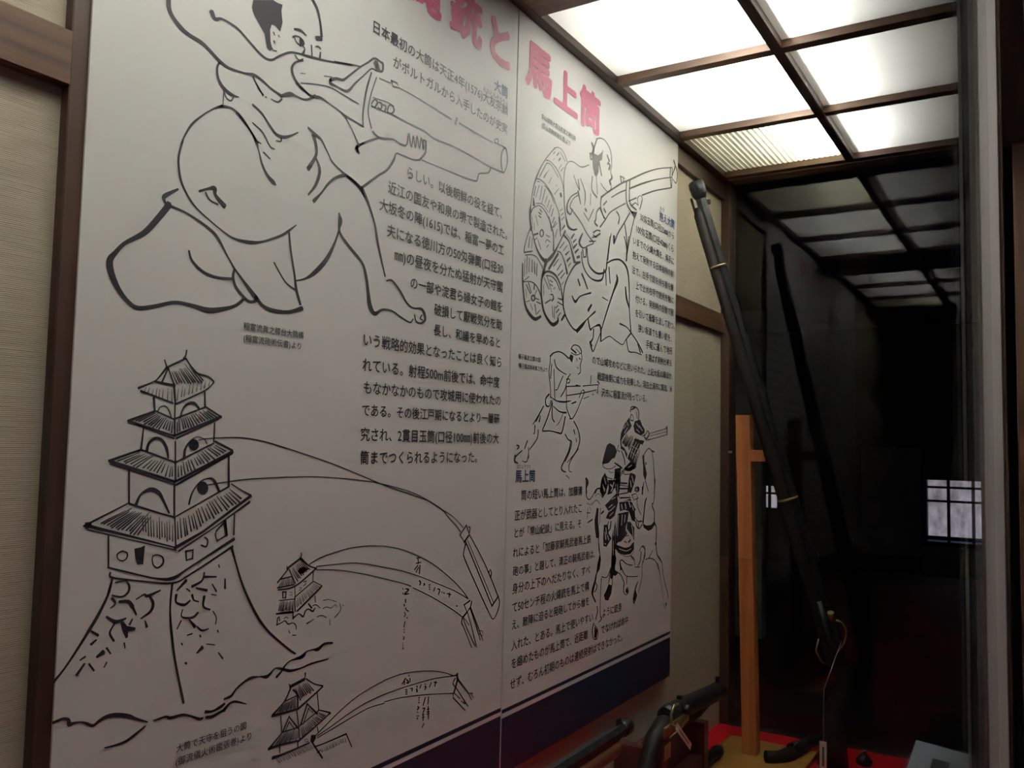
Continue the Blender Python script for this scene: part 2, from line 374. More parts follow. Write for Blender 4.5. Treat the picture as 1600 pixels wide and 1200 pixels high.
# ---------------------------------------------------------------- printed display boards
DRAW_LEFT = {
'kneeling gunner': 's7060,5771,57 7076,5654,58 7146,5562,52 7274,5477,59 7401,5439,47 7619,5413,45 7785,5344,43 7934,5273,46 8104,5244,34 8364,5274,25 8541,5315,38 8703,5294,31 8870,5237,27 9088,5196,40|s9088,5196,34 9256,5284,60 9381,5301,28 9560,5308,26 9713,5382,32 9789,5448,44|s7754,5908,70 7820,5842,47 7942,5896,26 8200,5876,30 8380,5800,28 8660,5670,32 8848,5663,28 9033,5802,27 9223,5931,27 9397,5986,23 9654,6032,35 10055,6122,24 10620,6274,24|F8472,6419 8455,6303 8494,6211 8712,6013 8769,5816 8829,5794 8874,5840 8834,5935 8813,6111 8843,6208 8914,6220 9014,6169 9054,6328 9021,6502 9040,6605 8943,6589 8847,6592|s8862,5854,20 8899,5831,17 8958,5846,15|s8884,6105,21 8903,6075,21|s8981,6099,16 8999,6082,16|s8898,5976,21 8909,5955,21|s9660,6966,53 9772,6859,48 9850,6655,41 9886,6472,46|s9782,6388,63 9875,6423,63|s9303,6335,27 9429,6366,39 9547,6338,25|s9272,6194,24 9321,6233,21 9409,6251,23 9488,6217,39 9503,6174,27 9428,6128,34|s9310,6200,17 9350,6150,22 9428,6124,20|F9410,6232 9474,6230 9490,6169 9428,6134 9407,6183|s9492,6141,22 9532,6109,21 9498,6018,43|s9671,6224,27 9691,6076,27|s9763,6242,18 9815,6268,25 9870,6257,25|s9873,6189,26 9865,6086,36|s9503,5913,24 9354,5826,28 9284,5722,36 9302,5614,44 9421,5507,36 9685,5411,30|s9336,5933,21 9415,5888,17 9502,5942,14|s7934,5273,24 7887,5177,31 7904,5046,36 7972,4950,46 8080,4894,46 8210,4879,27 8285,4892,11|s8018,4880,16 8013,4687,12|s8029,4858,18 8075,4796,18 8150,4788,19 8189,4855,14|s7998,4656,38 7867,4576,19 7712,4446,18 7525,4248,28 7419,4064,23 7360,3914,23|s7998,4656,35 8177,4683,27 8332,4622,36 8494,4498,28 8661,4336,38|s8531,5284,25 8642,5144,20 8737,5087,19|s9463,5695,9 9565,5725,9|s7379,3964,28 7329,3730,29 7353,3519,31 7426,3342,27 7604,3146,21 7823,3021,16 8075,2910,15 8305,2834,25 8597,2838,47 8836,2900,28 9175,3058,33 9332,3166,34 9492,3297,15|s9349,3157,34 9396,2894,34 9498,2516,34 9543,2300,48 9638,2090,41|s9075,2630,25 9307,2384,24 9510,2295,29|s9675,2026,59 9396,1931,44 9075,1910,54 8886,1955,43 8758,2054,57|s8342,2403,22 8540,2230,40 8759,2042,69|s8335,2379,33 8320,2284,40 8370,2155,40 8521,2029,38 8642,1977,34 8761,2007,37|s7562,2500,27 7620,2380,31 7811,2261,34 8056,2227,32 8307,2254,32|s7341,3291,24 7150,3151,52 7141,3095,36 7205,3047,33 7509,3002,24 7857,2884,36 8027,2775,39 8205,2561,23 8357,2383,29|s7217,3050,76 7071,2844,70 6872,2599,63 6609,2409,43 6485,2263,51 6416,2149,75 6446,1995,76 6555,1813,58 6695,1683,44 6834,1622,50 7064,1676,41 7374,1775,38 7654,1773,44 7919,1746,67 8190,1807,49 8384,1881,37 8523,1994,38|s7685,3355,29 7828,3427,30 7935,3460,58 7953,3369,46 8112,3261,61|s7791,3361,22 7863,3278,21 8001,3250,25|s8265,4648,40 8407,4555,29 8531,4468,25 8638,4343,48 8684,4245,22 8777,4031,30 8887,3901,43 8996,3834,61 9050,3808,16|s8657,4357,26 8730,4343,15|s8550,4866,32 8716,4803,29 8889,4666,30 9021,4578,39 9172,4584,39 9322,4657,25 9452,4746,16|s9118,4567,29 9111,4499,22 9015,4477,13|s8554,4603,16 8751,4523,21 8905,4361,17 8991,4342,19|s8787,4228,24 8915,4172,16|s8592,5210,22 8732,5076,18|s8780,5072,20 8793,5068,20|s8889,5075,14 9017,5074,25 9099,5150,22|s9379,5504,22 9506,5457,29 9694,5422,27 9811,5438,46 9929,5463,35 10126,5436,21 10353,5399,22 10483,5362,39 10665,5351,25 10947,5328,30|s10483,5353,27 10674,5180,22 10843,4977,39|s11001,5060,28 10869,4989,28 10806,4911,62 10863,4845,28|s9674,4890,30 9817,4833,52 9963,4792,33 10117,4629,25 10247,4500,24 10504,4396,36 10662,4349,50 10878,4262,44 11046,4131,36|s9783,4805,60 9849,4670,54 9858,4499,46 9706,4249,64|s9860,4465,30 9952,4284,53 9881,4039,44 9727,3836,26|s10531,4376,51 10308,4261,38 10143,4110,36 10006,3934,29 9848,3764,54|s10201,6173,21 10620,6284,22 10798,6326,22|s10124,5835,44 10252,5905,40 10403,5940,35 10477,5995,31 10818,6320,26 11015,6481,26 11176,6616,32 11347,6612,34 11399,6604,46 11388,6470,34 11228,6422,28 11102,6402,21 10944,6242,22 10713,6002,27 10526,5795,40 10296,5779,29 10127,5783,48 10124,5835,45|s11222,6534,111 11268,6466,92|s9977,5846,13 10159,5896,13|s9479,5541,15 9754,5630,15 10112,5711,17 10415,5700,18 10809,5676,19|s11106,6332,29 10997,5995,37 10927,5578,31 10939,5331,33|s11242,6299,21 11104,5921,22 11056,5623,25 11152,5373,26|s11196,5317,35 11368,5272,36 11713,5353,29 11779,5359,26 11984,5335,31 12120,5377,26 12159,5553,43|s12181,5590,49 12261,5376,25 12308,5601,30 12379,5397,23 12416,5635,30 12498,5419,26 12546,5646,30 12619,5440,36 12611,5606,41 12695,5617,31|s12685,5614,49 12690,5508,48 12671,5380,38 12508,5210,33|s11368,5272,27 11121,5138,32 10882,4994,37 10787,4896,60 10857,4848,39|s12508,5210,29 12318,5160,24 11993,5146,25 11835,5128,23 11774,4994,41 11607,4772,36 11357,4588,34 10977,4288,39|s10557,4379,45 10795,4322,41 10959,4242,65|s11318,6313,18 11622,6341,19|l11642,6392,38 11690,6308,30 11869,6344,23 11798,6406,30 11642,6392,25|s11869,6344,20 12456,6347,21 13479,6310,30|s13666,6389,46 13617,6260,46|s13752,6321,30 14321,6309,30 14984,6316,23|s15046,6335,27 15074,6413,19 15168,6443,25 15183,6378,33|s15046,6335,27 15428,6349,30 15528,6292,40|s15428,6332,29 15338,6182,35 15328,5935,40 15418,5786,22 15541,5961,33 15565,6180,40 15493,6334,39 15428,6332,23|s11647,5796,26 12148,5788,27 12627,5794,28 12980,5753,28 13610,5791,28 14343,5783,30 14914,5764,30 15418,5786,30|s11167,5916,15 11551,5966,15 11729,5956,20|s11132,5790,24 11210,5897,21 11288,5873,34 11217,5763,21 11141,5765,25|s11317,5883,19 11403,5885,37 11386,5793,22 11300,5792,19|s11433,5881,19 11512,5880,28 11494,5787,32|s11558,5824,29 11597,5924,23 11684,5955,30 11741,5887,34 11669,5804,22 11559,5795,25|s11134,5748,18 11648,5791,18|s12579,5231,19 13313,5257,20 14305,5307,27 14447,5413,31 14501,5511,26 14828,5620,27 14915,5747,36|s10958,4256,82 11132,4051,50 11314,3732,43 11413,3417,52 11559,3051,35 11631,2881,35|s11678,2804,22 11831,2830,34 12061,2682,40 12253,2508,31 12443,2434,25 12681,2453,39 12781,2378,65 12811,2262,52 12693,2187,30 12548,2198,31 12496,2309,28|s12710,2338,24 12665,2272,29 12738,2252,20|s12452,2229,27 12362,2158,24 12083,2223,32 11856,2292,30 11595,2283,33 11388,2184,63 11257,2304,90 11206,2516,66 11130,2806,58 11019,3005,45 10691,3212,49 10492,3357,44 10441,3452,46 10461,3590,84 10429,3702,31|s10449,3454,34 10349,3194,39 10179,2897,65 9939,2646,65 9737,2508,30 9536,2436,20',
'five tiered castle keep': 'l7288,896,21 7590,1051,22|s7597,1159,20 7588,1094,19 7553,1047,19|s7265,999,15 7299,918,19 7312,898,19|s7590,1051,20 7700,931,19 7794,863,23 7968,832,23 8066,773,24|s8067,762,19 7925,642,18 7473,434,22|s7288,885,27 7187,762,18 7119,705,17 6903,608,25|s6940,570,25 7105,529,21 7423,442,17|l7324,899,19 7238,703,23|l7324,899,19 7422,695,19|s7142,707,21 7435,675,30|s7422,695,30 7460,443,25|l7377,857,7 7474,703,17|l7413,866,7 7510,723,17|l7443,863,7 7545,722,17|l7482,866,7 7594,721,18|l7494,908,7 7650,723,18|l7523,908,7 7688,719,18|l7562,914,7 7728,736,18|l7587,923,7 7758,745,18|l7575,979,7 7816,741,18|l7649,949,7 7862,748,18|l7696,949,7 7883,778,18|l7497,645,5 7484,483,12|l7561,677,5 7548,535,12|l7602,654,5 7591,545,12|l7676,701,5 7662,573,12|l7732,715,5 7717,595,12|l7797,716,5 7784,622,12|l7869,739,5 7854,647,13|l7930,775,5 7911,675,13|l7999,777,5 7983,712,13|l7011,621,5 6976,545,11|l7060,622,5 7036,546,11|l7115,604,5 7100,534,11|l7171,623,5 7158,522,11|l7214,611,5 7203,494,11|l7264,617,5 7259,507,12|l7334,632,5 7336,465,12|l7396,625,5 7404,446,12|s7131,489,33 7150,345,24|s7921,631,21 7937,424,27|s7455,443,20 7460,232,20|s7199,327,14 7232,380,13 7303,398,13 7367,344,14 7409,251,14|s7546,256,20 7577,364,19 7649,442,31 7751,458,35 7833,397,28|l7151,335,17 7447,232,21 7938,413,18|l7152,325,21 6780,188,29|s6791,179,32 7472,11,21|l7937,424,18 8216,292,23|l8216,292,32 7484,22,26|l6872,151,16 7461,-21,21|l8176,257,18 7498,-20,22|s7460,232,25 7471,21,25|l7155,309,7 6886,195,17|l7166,298,7 6934,190,18|l7197,291,8 7002,185,18|l7213,277,8 7011,151,18|l7234,267,8 7074,152,18|l7242,251,8 7107,140,18|l7269,244,8 7142,119,19|l7300,244,8 7192,114,19|l7326,242,8 7228,97,19|l7347,224,8 7293,112,20|l7371,215,8 7334,101,20|l7399,204,9 7380,88,21|l7425,203,9 7424,57,21|l7501,198,9 7513,68,21|l7525,234,9 7549,83,21|l7569,242,9 7607,110,21|l7597,249,9 7642,125,21|l7626,257,9 7683,132,21|l7658,268,9 7729,142,21|l7691,272,9 7768,157,21|l7718,297,8 7818,172,20|l7748,309,8 7854,197,20|l7783,326,8 7903,217,20|l7838,313,8 7944,228,20|l7852,348,8 7995,249,20|l7915,338,8 8040,261,20|l7906,369,8 8081,273,20|l7975,363,8 8138,283,20|s7001,94,18 6981,-171,28|s8111,199,22 8111,-55,22|s7488,-63,20 7503,-337,20|s7063,-191,37 7092,-88,32 7183,-25,34 7280,-45,30 7358,-148,33 7389,-273,24|s7638,-274,36 7645,-167,30 7715,-60,19 7828,6,9 7948,-24,11 7991,-78,15|F7865,-101 7861,-131 7844,-157 7818,-174 7786,-180 7754,-174 7727,-157 7708,-132 7700,-103 7704,-73 7721,-48 7747,-31 7778,-25 7810,-30 7838,-47 7857,-72|l6981,-171,20 7503,-337,21 8112,-77,19|l6981,-171,21 6546,-310,28|s6568,-320,35 7505,-589,29|l6569,-349,16 7482,-620,17|l8138,-54,27 8437,-175,28|l8438,-197,43 7517,-589,27|l8439,-220,19 7532,-632,27|s7503,-337,25 7517,-589,25|l6970,-204,6 6664,-312,15|l6968,-234,6 6754,-320,15|l7037,-226,6 6772,-342,15|l7071,-240,6 6848,-350,15|l7104,-254,7 6883,-379,15|l7160,-249,7 6933,-394,16|l7154,-301,7 7024,-401,16|l7198,-312,7 7088,-411,16|l7238,-319,7 7127,-438,16|l7292,-307,7 7186,-443,17|l7330,-308,7 7231,-465,17|l7350,-353,7 7299,-465,17|l7401,-363,7 7360,-514,18|l7440,-385,7 7422,-519,18|l7466,-386,7 7461,-516,18|l7548,-382,9 7560,-523,21|l7590,-377,9 7612,-504,21|l7622,-329,9 7662,-491,21|l7670,-334,9 7710,-453,21|l7701,-309,9 7761,-448,21|l7745,-302,9 7814,-429,21|l7797,-281,8 7862,-376,20|l7836,-265,8 7909,-357,20|l7852,-229,8 7964,-351,20|l7901,-217,8 8027,-334,20|l7918,-189,8 8052,-299,20|l7960,-171,8 8134,-295,20|l8011,-149,8 8188,-255,19|l8054,-142,8 8225,-234,19|l8116,-129,8 8286,-208,19|l8135,-107,8 8320,-185,19|s6826,-441,27 6849,-841,22|s8379,-254,28 8401,-668,34|s7502,-620,25 7524,-1029,25|s6951,-855,37 7013,-737,27 7149,-682,49 7270,-727,46 7348,-833,31 7441,-993,23|s7748,-894,26 7791,-746,21 7914,-599,14 8071,-560,22 8154,-606,38 8229,-729,35|F8054,-690 8048,-725 8029,-754 7999,-773 7963,-778 7926,-770 7894,-749 7872,-719 7863,-684 7868,-650 7887,-621 7917,-602 7953,-596 7990,-604 8022,-625 8044,-655|s7857,-36,11 8041,-12,11 8570,8,16 9021,-43,17 9503,-146,17|s8049,-647,15 8603,-595,14 9049,-578,14 9525,-574,15|l6855,-848,23 7314,-994,18 7518,-1053,18|l7519,-1060,17 8407,-680,22|l6838,-840,16 6262,-1083,21|s6307,-1079,73 6338,-1074,44|s6323,-1087,33 7068,-1305,21 7540,-1445,15|s6310,-1129,14 7070,-1347,12 7580,-1491,15|s7534,-1061,18 7567,-1424,22|l7559,-1458,41 7990,-1283,29 8805,-830,39|l7618,-1507,21 8188,-1233,15 8788,-915,31|s8448,-647,17 8625,-737,17 8805,-821,28|l6805,-927,7 6486,-1065,17|l6889,-905,7 6520,-1076,17|l6857,-947,7 6570,-1092,17|l6906,-947,7 6612,-1109,17|l6943,-947,7 6629,-1131,17|l6954,-967,7 6688,-1135,17|l6996,-965,8 6714,-1158,18|l7033,-966,8 6771,-1160,18|l7032,-1010,8 6831,-1176,18|l7074,-1009,8 6880,-1185,18|l7147,-971,8 6890,-1222,18|l7128,-1033,8 6940,-1237,19|l7169,-1031,8 6995,-1241,19|l7050,-1014,6 7072,-1199,14|l7091,-1037,6 7111,-1214,14|l7125,-1000,6 7153,-1269,15|l7166,-1005,6 7193,-1280,15|l7211,-1074,6 7231,-1285,15|l7263,-1096,6 7281,-1297,15|l7297,-1039,6 7320,-1320,15|l7337,-1099,6 7353,-1296,15|l7383,-1127,6 7397,-1308,15|l7416,-1108,6 7433,-1361,15|l7454,-1089,6 7470,-1342,15|l7505,-1146,6 7517,-1366,15|l7578,-1115,9 7602,-1342,22|l7616,-1074,9 7652,-1327,22|l7669,-1075,9 7713,-1312,22|l7700,-1081,9 7747,-1297,22|l7747,-1047,9 7804,-1256,22|l7796,-1053,9 7848,-1217,22|l7826,-1028,9 7899,-1235,22|l7868,-986,9 7955,-1198,22|l7899,-958,9 7989,-1154,22|l7949,-939,9 8049,-1128,22|l8015,-956,9 8104,-1106,22|l8040,-905,9 8171,-1105,22|l8075,-878,9 8203,-1055,22|l8117,-875,9 8248,-1043,22|l8158,-847,9 8303,-1015,22|l8202,-811,9 8393,-1009,22|l8264,-816,9 8422,-967,22|l8327,-803,9 8488,-941,22|l8361,-781,9 8548,-930,21|l8406,-761,9 8607,-908,21|l8421,-717,9 8631,-857,21|s6590,-1229,19 6611,-1602,19|s8524,-1071,21 8528,-1357,26|s6604,-1608,17 6921,-1710,17 7271,-1818,18 7544,-1851,39 7820,-1733,25 8532,-1425,41|s6640,-1678,23 6675,-1740,20 7098,-1835,18 7547,-1913,22 7825,-1829,21 8516,-1524,30|s6788,-1427,14 6856,-1458,15 6856,-1517,17 6803,-1549,15 6736,-1520,12 6724,-1460,17 6788,-1427,16|F6954,-1415 7039,-1405 7107,-1384 7094,-1624 7008,-1615 6978,-1537|s7229,-1532,16 7290,-1522,15 7373,-1561,19 7386,-1640,26 7308,-1690,19 7244,-1648,16 7222,-1577,14 7229,-1532,14|l7732,-1518,23 7846,-1512,23 7843,-1624,27 7748,-1638,23 7732,-1518,26|s7976,-1460,19 8061,-1484,22 8080,-1404,23 8030,-1359,20|l8222,-1284,23 8340,-1185,23 8371,-1179,28 8406,-1356,30 8239,-1426,20 8204,-1332,20 8222,-1284,17|l8360,-1170,49 8397,-1356,41|s6676,-1747,17 6648,-1824,17 6615,-1945,17|s8496,-1539,24 8556,-1679,24|s6671,-1759,22 6637,-1909,27 6561,-2072,32 6447,-2263,36 6260,-2530,26 6114,-2722,22 5996,-2843,30|s7542,-1926,30 7527,-2233,24 7564,-2548,33 7648,-2955,28 7803,-3506,33|s8505,-1557,37 8577,-1742,26 8742,-2120,31 9000,-2542,35 9260,-2837,29 9657,-3154,28 9810,-3255,23|s6717,-1803,16 6848,-1800,19 6907,-1866,29 6900,-1944,28 6815,-1991,20 6682,-1954,15|s6684,-1993,30 6731,-2058,18 6669,-2107,14|s6785,-2046,27 6907,-2063,37 6967,-2131,46|s7018,-2049,13 7130,-2005,21 7178,-2031,33 7364,-1985,18|s7214,-2046,25 7265,-2134,37 7236,-2231,34 7101,-2300,18|s6979,-2152,32 7029,-2239,20|s6622,-2205,22 6744,-2283,38 6885,-2266,17|s6745,-2292,23 6704,-2344,19 6676,-2416,25 6736,-2513,23|s6832,-2306,31 6881,-2393,61 6909,-2495,29|s6926,-2400,58 7016,-2415,27|s6945,-2344,29 6976,-2290,19|s7160,-2339,13 7188,-2414,34|s6431,-2346,21 6518,-2408,28|s6440,-2498,31 6500,-2462,18|s6880,-2568,21 6895,-2630,13|s6522,-2664,26 6593,-2631,57|s6643,-2583,22 6701,-2661,15|s6366,-2634,21 6307,-2660,17|s6361,-2717,22 6277,-2821,31|s6423,-2730,21 6489,-2818,21|s6653,-2757,19 6624,-2808,14|s7621,-2019,20 7753,-1910,40|s7860,-1997,33 8013,-1941,26 8047,-1838,22|s8063,-1894,30 8252,-1916,17|s7926,-2027,21 8100,-2081,33|s8189,-2006,14 8263,-2114,24|s7612,-2080,35 7617,-2174,25 7745,-2224,34 7832,-2183,24|s7772,-2017,16 7825,-2056,17|s7866,-2114,33 7896,-2182,21 7975,-2214,16|s8064,-2163,38 8058,-2290,28 8168,-2350,21|s8184,-2146,13 8266,-2168,13|s7723,-2283,15 7716,-2376,16 7883,-2413,31 7970,-2363,30|s7832,-2426,17 7928,-2536,43|s7706,-2427,21 7649,-2521,16|s7967,-2543,17 8049,-2610,25 8155,-2606,18|s8223,-2380,14 8283,-2475,15 8274,-2561,17|s8406,-1967,22 8413,-2089,33|s8285,-1756,15 8300,-1790,15|s8021,-2669,19 8033,-2692,19|s7730,-2722,17 7744,-2745,17|s7805,-2993,24 7821,-3004,24|s8314,-2654,19 8326,-2678,19|s7818,-2633,16 7894,-2626,16|s7987,-2896,21 8062,-2846,53|s8139,-2807,12 8275,-2843,13|s8350,-2965,18 8423,-3055,22|s6016,-3310,29 6123,-3296,28 6197,-3322,32 6215,-3381,44 6259,-3379,28 6349,-3388,16 6427,-3422,25 6514,-3472,29 6597,-3437,36 6691,-3411,40 6820,-3422,42 6987,-3478,41 7091,-3533,27 7267,-3622,14|s6688,-3780,15 6840,-3787,21 6971,-3779,30 7085,-3737,32 7235,-3666,18|s7364,-3629,16 7533,-3622,25 7607,-3656,34 7793,-3664,28 7928,-3713,23 8068,-3787,33 8127,-3789,23|s8172,-3718,38 8283,-3737,24 8404,-3718,38 8485,-3689,32|s8186,-3793,32 8287,-3810,38 8408,-3784,30 8489,-3772,37|s8489,-3769,47 8573,-3707,27 8678,-3702,29 8881,-3783,11|s8481,-3620,21 8603,-3605,34 8687,-3527,25 8827,-3461,27 8954,-3433,36 9104,-3448,14 9239,-3479,45 9315,-3452,37 9410,-3392,19 9530,-3424,34 9715,-3489,35 9923,-3497,22 10178,-3473,26 10533,-3477,16|s9446,-3523,38 9532,-3468,28 9589,-3407,32 9708,-3342,17 9957,-3331,44 10029,-3284,24|s9842,-3328,27 9931,-3330,49 10041,-3270,19 10179,-3264,20 10296,-3278,52 10436,-3221,33 10618,-3240,24',
'small castle and shots': 'l9574,-1949,30 9843,-1824,27|s9851,-1744,17 9863,-1778,18 9832,-1823,22|s9561,-1908,11 9595,-1951,15|s9843,-1824,41 10020,-1949,20 10198,-2017,20|s9596,-1959,20 9513,-2029,20 9390,-2133,24|l9394,-2212,23 9729,-2207,16|s9407,-2245,19 9753,-2234,22 10197,-2009,24|l9618,-1970,19 9751,-2193,19|l9452,-2093,20 9668,-2079,17|l9670,-1997,7 9802,-2162,18|l9678,-1962,7 9813,-2117,17|l9694,-1950,7 9855,-2123,17|l9758,-1967,7 9881,-2087,17|l9755,-1927,7 9920,-2077,17|l9767,-1904,7 9939,-2050,17|l9804,-1900,7 9984,-2042,17|l9848,-1904,7 10000,-2016,17|l9857,-1882,7 10050,-2016,16|F9817,-1976 9907,-1961 10023,-1998 9912,-2059 9845,-2067 9797,-2022|l9482,-2113,6 9419,-2204,15|l9509,-2110,7 9466,-2186,16|l9531,-2113,7 9498,-2185,16|l9560,-2118,7 9540,-2183,16|l9589,-2103,7 9572,-2195,16|l9611,-2100,7 9605,-2192,16|l9635,-2113,7 9639,-2183,16|l9662,-2116,6 9676,-2189,15|l9680,-2093,6 9708,-2185,15|s9746,-2241,13 9763,-2435,13|s10130,-2059,19 10125,-2190,14|l9501,-2288,19 9570,-2298,22 9564,-2384,22 9509,-2376,18 9501,-2288,21|l9640,-2310,6 9691,-2314,7 9693,-2359,8 9642,-2352,6|s9832,-2268,6 9882,-2274,7 9868,-2305,8 9834,-2308,7|l9930,-2191,14 9986,-2182,15 9966,-2236,13 9933,-2248,11|s9436,-2406,13 9751,-2426,13|l9750,-2402,16 10137,-2208,16|l10137,-2208,13 10330,-2299,13|l10330,-2307,25 9806,-2618,20|l10308,-2337,13 9828,-2621,12|s9393,-2595,22 9740,-2624,22|s9457,-2594,22 9717,-2611,23|s9752,-2434,17 9772,-2613,22|l9453,-2442,7 9435,-2554,16|l9480,-2424,7 9461,-2556,16|l9503,-2426,7 9484,-2567,16|l9526,-2425,7 9509,-2571,16|l9543,-2435,7 9528,-2568,16|l9569,-2445,7 9557,-2571,16|l9591,-2438,7 9581,-2560,16|l9609,-2455,7 9600,-2580,16|l9637,-2459,7 9630,-2573,16|l9658,-2446,7 9650,-2591,16|l9679,-2452,7 9673,-2575,16|l9708,-2448,7 9705,-2582,16|l9728,-2458,7 9725,-2599,16|l9791,-2453,5 9812,-2553,13|l9806,-2412,5 9840,-2538,13|l9841,-2421,5 9876,-2521,12|l9855,-2400,5 9905,-2523,12|l9890,-2396,5 9941,-2499,12|l9901,-2375,5 9958,-2477,12|l9932,-2366,5 9992,-2459,12|l9958,-2361,5 10016,-2441,11|l9991,-2349,5 10070,-2441,11|l10002,-2328,5 10089,-2420,11|l10041,-2326,4 10125,-2403,11|l10059,-2311,4 10148,-2385,11|l10083,-2293,4 10171,-2357,10|l10107,-2278,4 10216,-2348,10|l10121,-2262,4 10236,-2328,10|l10129,-2240,4 10276,-2316,10|s9728,-2622,18 9733,-2719,22|s10184,-2437,14 10201,-2538,14|s9412,-2746,17 9418,-2669,18 9449,-2651,13 9462,-2707,16|s9547,-2689,11 9589,-2672,10 9634,-2695,9|s9402,-2760,17 9507,-2738,14 9570,-2725,15 9638,-2783,18 9726,-2781,12 9794,-2824,14 9808,-2891,11|s9744,-2705,26 9853,-2665,16 9945,-2720,25 9987,-2645,22 10054,-2623,16 10149,-2670,27 10193,-2627,18|s10050,-2541,22 10123,-2617,25|s10145,-2587,14 10214,-2581,13 10312,-2645,10|s10372,-2662,11 10455,-2649,10 10554,-2680,9 10650,-2644,10 10689,-2684,10|s10378,-2538,12 10498,-2538,8 10673,-2596,10|s10762,-2643,12 10780,-2748,15 10648,-2846,16|s10834,-2676,15 10845,-2686,15|s10248,-2775,11 10342,-2765,13 10464,-2818,10|s10539,-2863,10 10543,-2947,12|s10031,-2839,22 10087,-2824,15 10179,-2797,10|s9654,-2881,11 9678,-2925,11|s9735,-2966,13 9802,-2978,13|s10042,-1935,17 10272,-1859,15 10633,-1802,13 11012,-1767,13 11411,-1771,13 11661,-1795,13|s10196,-1984,13 10520,-1994,12 11025,-2016,12 11426,-2081,12|s10199,-2037,13 10648,-2089,12 11032,-2165,12 11435,-2260,12|s11661,-1795,11 11860,-1816,11 12305,-1912,11 12774,-2070,14 13270,-2277,15 13795,-2575,16 14163,-2824,17 14429,-3045,20|s11426,-2081,12 11848,-2177,13 12322,-2289,13 12823,-2441,13 13489,-2678,14 13984,-2862,15 14468,-3082,17|s11435,-2260,12 11858,-2373,13 12332,-2505,13 12611,-2596,17|s12674,-2633,15 13297,-2899,16 13928,-3209,17 14298,-3419,18|s13051,-1079,13 13495,-1269,18 13746,-1456,17 13965,-1593,18 14134,-1739,19|s13426,-1246,17 13851,-1421,16 14223,-1662,17|l14332,-1628,30 14119,-1800,37 14291,-1959,21 14453,-1825,30 14332,-1628,32|s14408,-1665,17 14465,-1679,28 14450,-1773,30|l14416,-1844,42 14272,-1947,43 14330,-2014,29|s14453,-1825,23 15019,-2440,25 15555,-3167,27 15624,-3342,29 15548,-3506,31 15408,-3615,20 15262,-3505,24 14723,-2832,27 14304,-2282,28 14262,-2154,26 14311,-2013,30|l14327,-1951,28 15336,-3344,29|l14389,-1925,18 15395,-3287,19|l15336,-3344,40 15576,-3181,34|s15187,-2653,29 15245,-2594,18 15289,-2686,32 15251,-2747,31|l14526,-3121,30 14324,-3175,37 14423,-3335,25 14550,-3250,35 14584,-3150,31|l14423,-3335,36 14279,-3416,41|s14279,-3416,30 14247,-3513,28 14324,-3608,23 14622,-4054,24|s14298,-3419,18 14417,-3624,23 14735,-4043,23|s14335,-3435,15 14509,-3597,15|s14442,-3338,22 14605,-3655,23 14794,-4075,27|s14532,-3268,25 14778,-3684,26 14925,-3962,20|s14559,-3272,24 14836,-3693,25 15023,-3990,19|s14878,-3764,10 14996,-3805,14 15000,-3890,13 14880,-3827,11|s12760,-2111,18 12871,-2111,18|s12795,-2111,25 12812,-2209,25|s12749,-2206,18 12891,-2198,18|s12798,-2246,24 12707,-2312,24|s12816,-2286,24 12756,-2360,24|s12862,-2257,29 12852,-2396,29|s12858,-2531,28 12892,-2564,30 12878,-2601,32|s12989,-2596,16 13022,-2614,26 12991,-2629,20|s13154,-2636,18 13187,-2650,18|s13155,-2675,17 13182,-2690,17|s13164,-2715,18 13184,-2730,18|s13339,-2718,23 13308,-2773,23|s13425,-2749,16 13494,-2778,25 13463,-2853,27|s13557,-2822,18 13578,-2837,18|s13626,-2847,19 13648,-2866,19|s13739,-2880,18 13863,-2917,18|s13808,-2879,28 13811,-2950,28|s14061,-3158,24 14083,-3165,24|s12373,-2603,16 12392,-2625,16|s12458,-2624,17 12552,-2655,28 12432,-2714,27 12561,-2722,17|s12386,-2689,19 12402,-2710,19|s12467,-2813,27 12469,-2860,27|s12425,-2891,23 12442,-2922,23|s12474,-2964,22 12506,-3006,19 12569,-3035,17|s12447,-3035,18 12466,-3057,18|s12479,-3077,23 12450,-3110,23|s12519,-3136,21 12538,-3150,21|s12470,-3207,25 12444,-3287,25|s12446,-3334,16 12461,-3346,16|s12439,-3379,15 12464,-3393,15|s12437,-3463,20 12456,-3485,27 12438,-3504,26|s12426,-3569,16 12430,-3577,16|s12428,-3610,21 12432,-3619,21|s12431,-3659,32 12434,-3667,32|s9502,-144,13 10489,-385,14 11782,-762,14 12504,-944,14 13045,-1082,14|s9525,-574,11 10208,-584,11 11116,-657,13 11781,-750,13 12692,-951,14 13495,-1271,18',
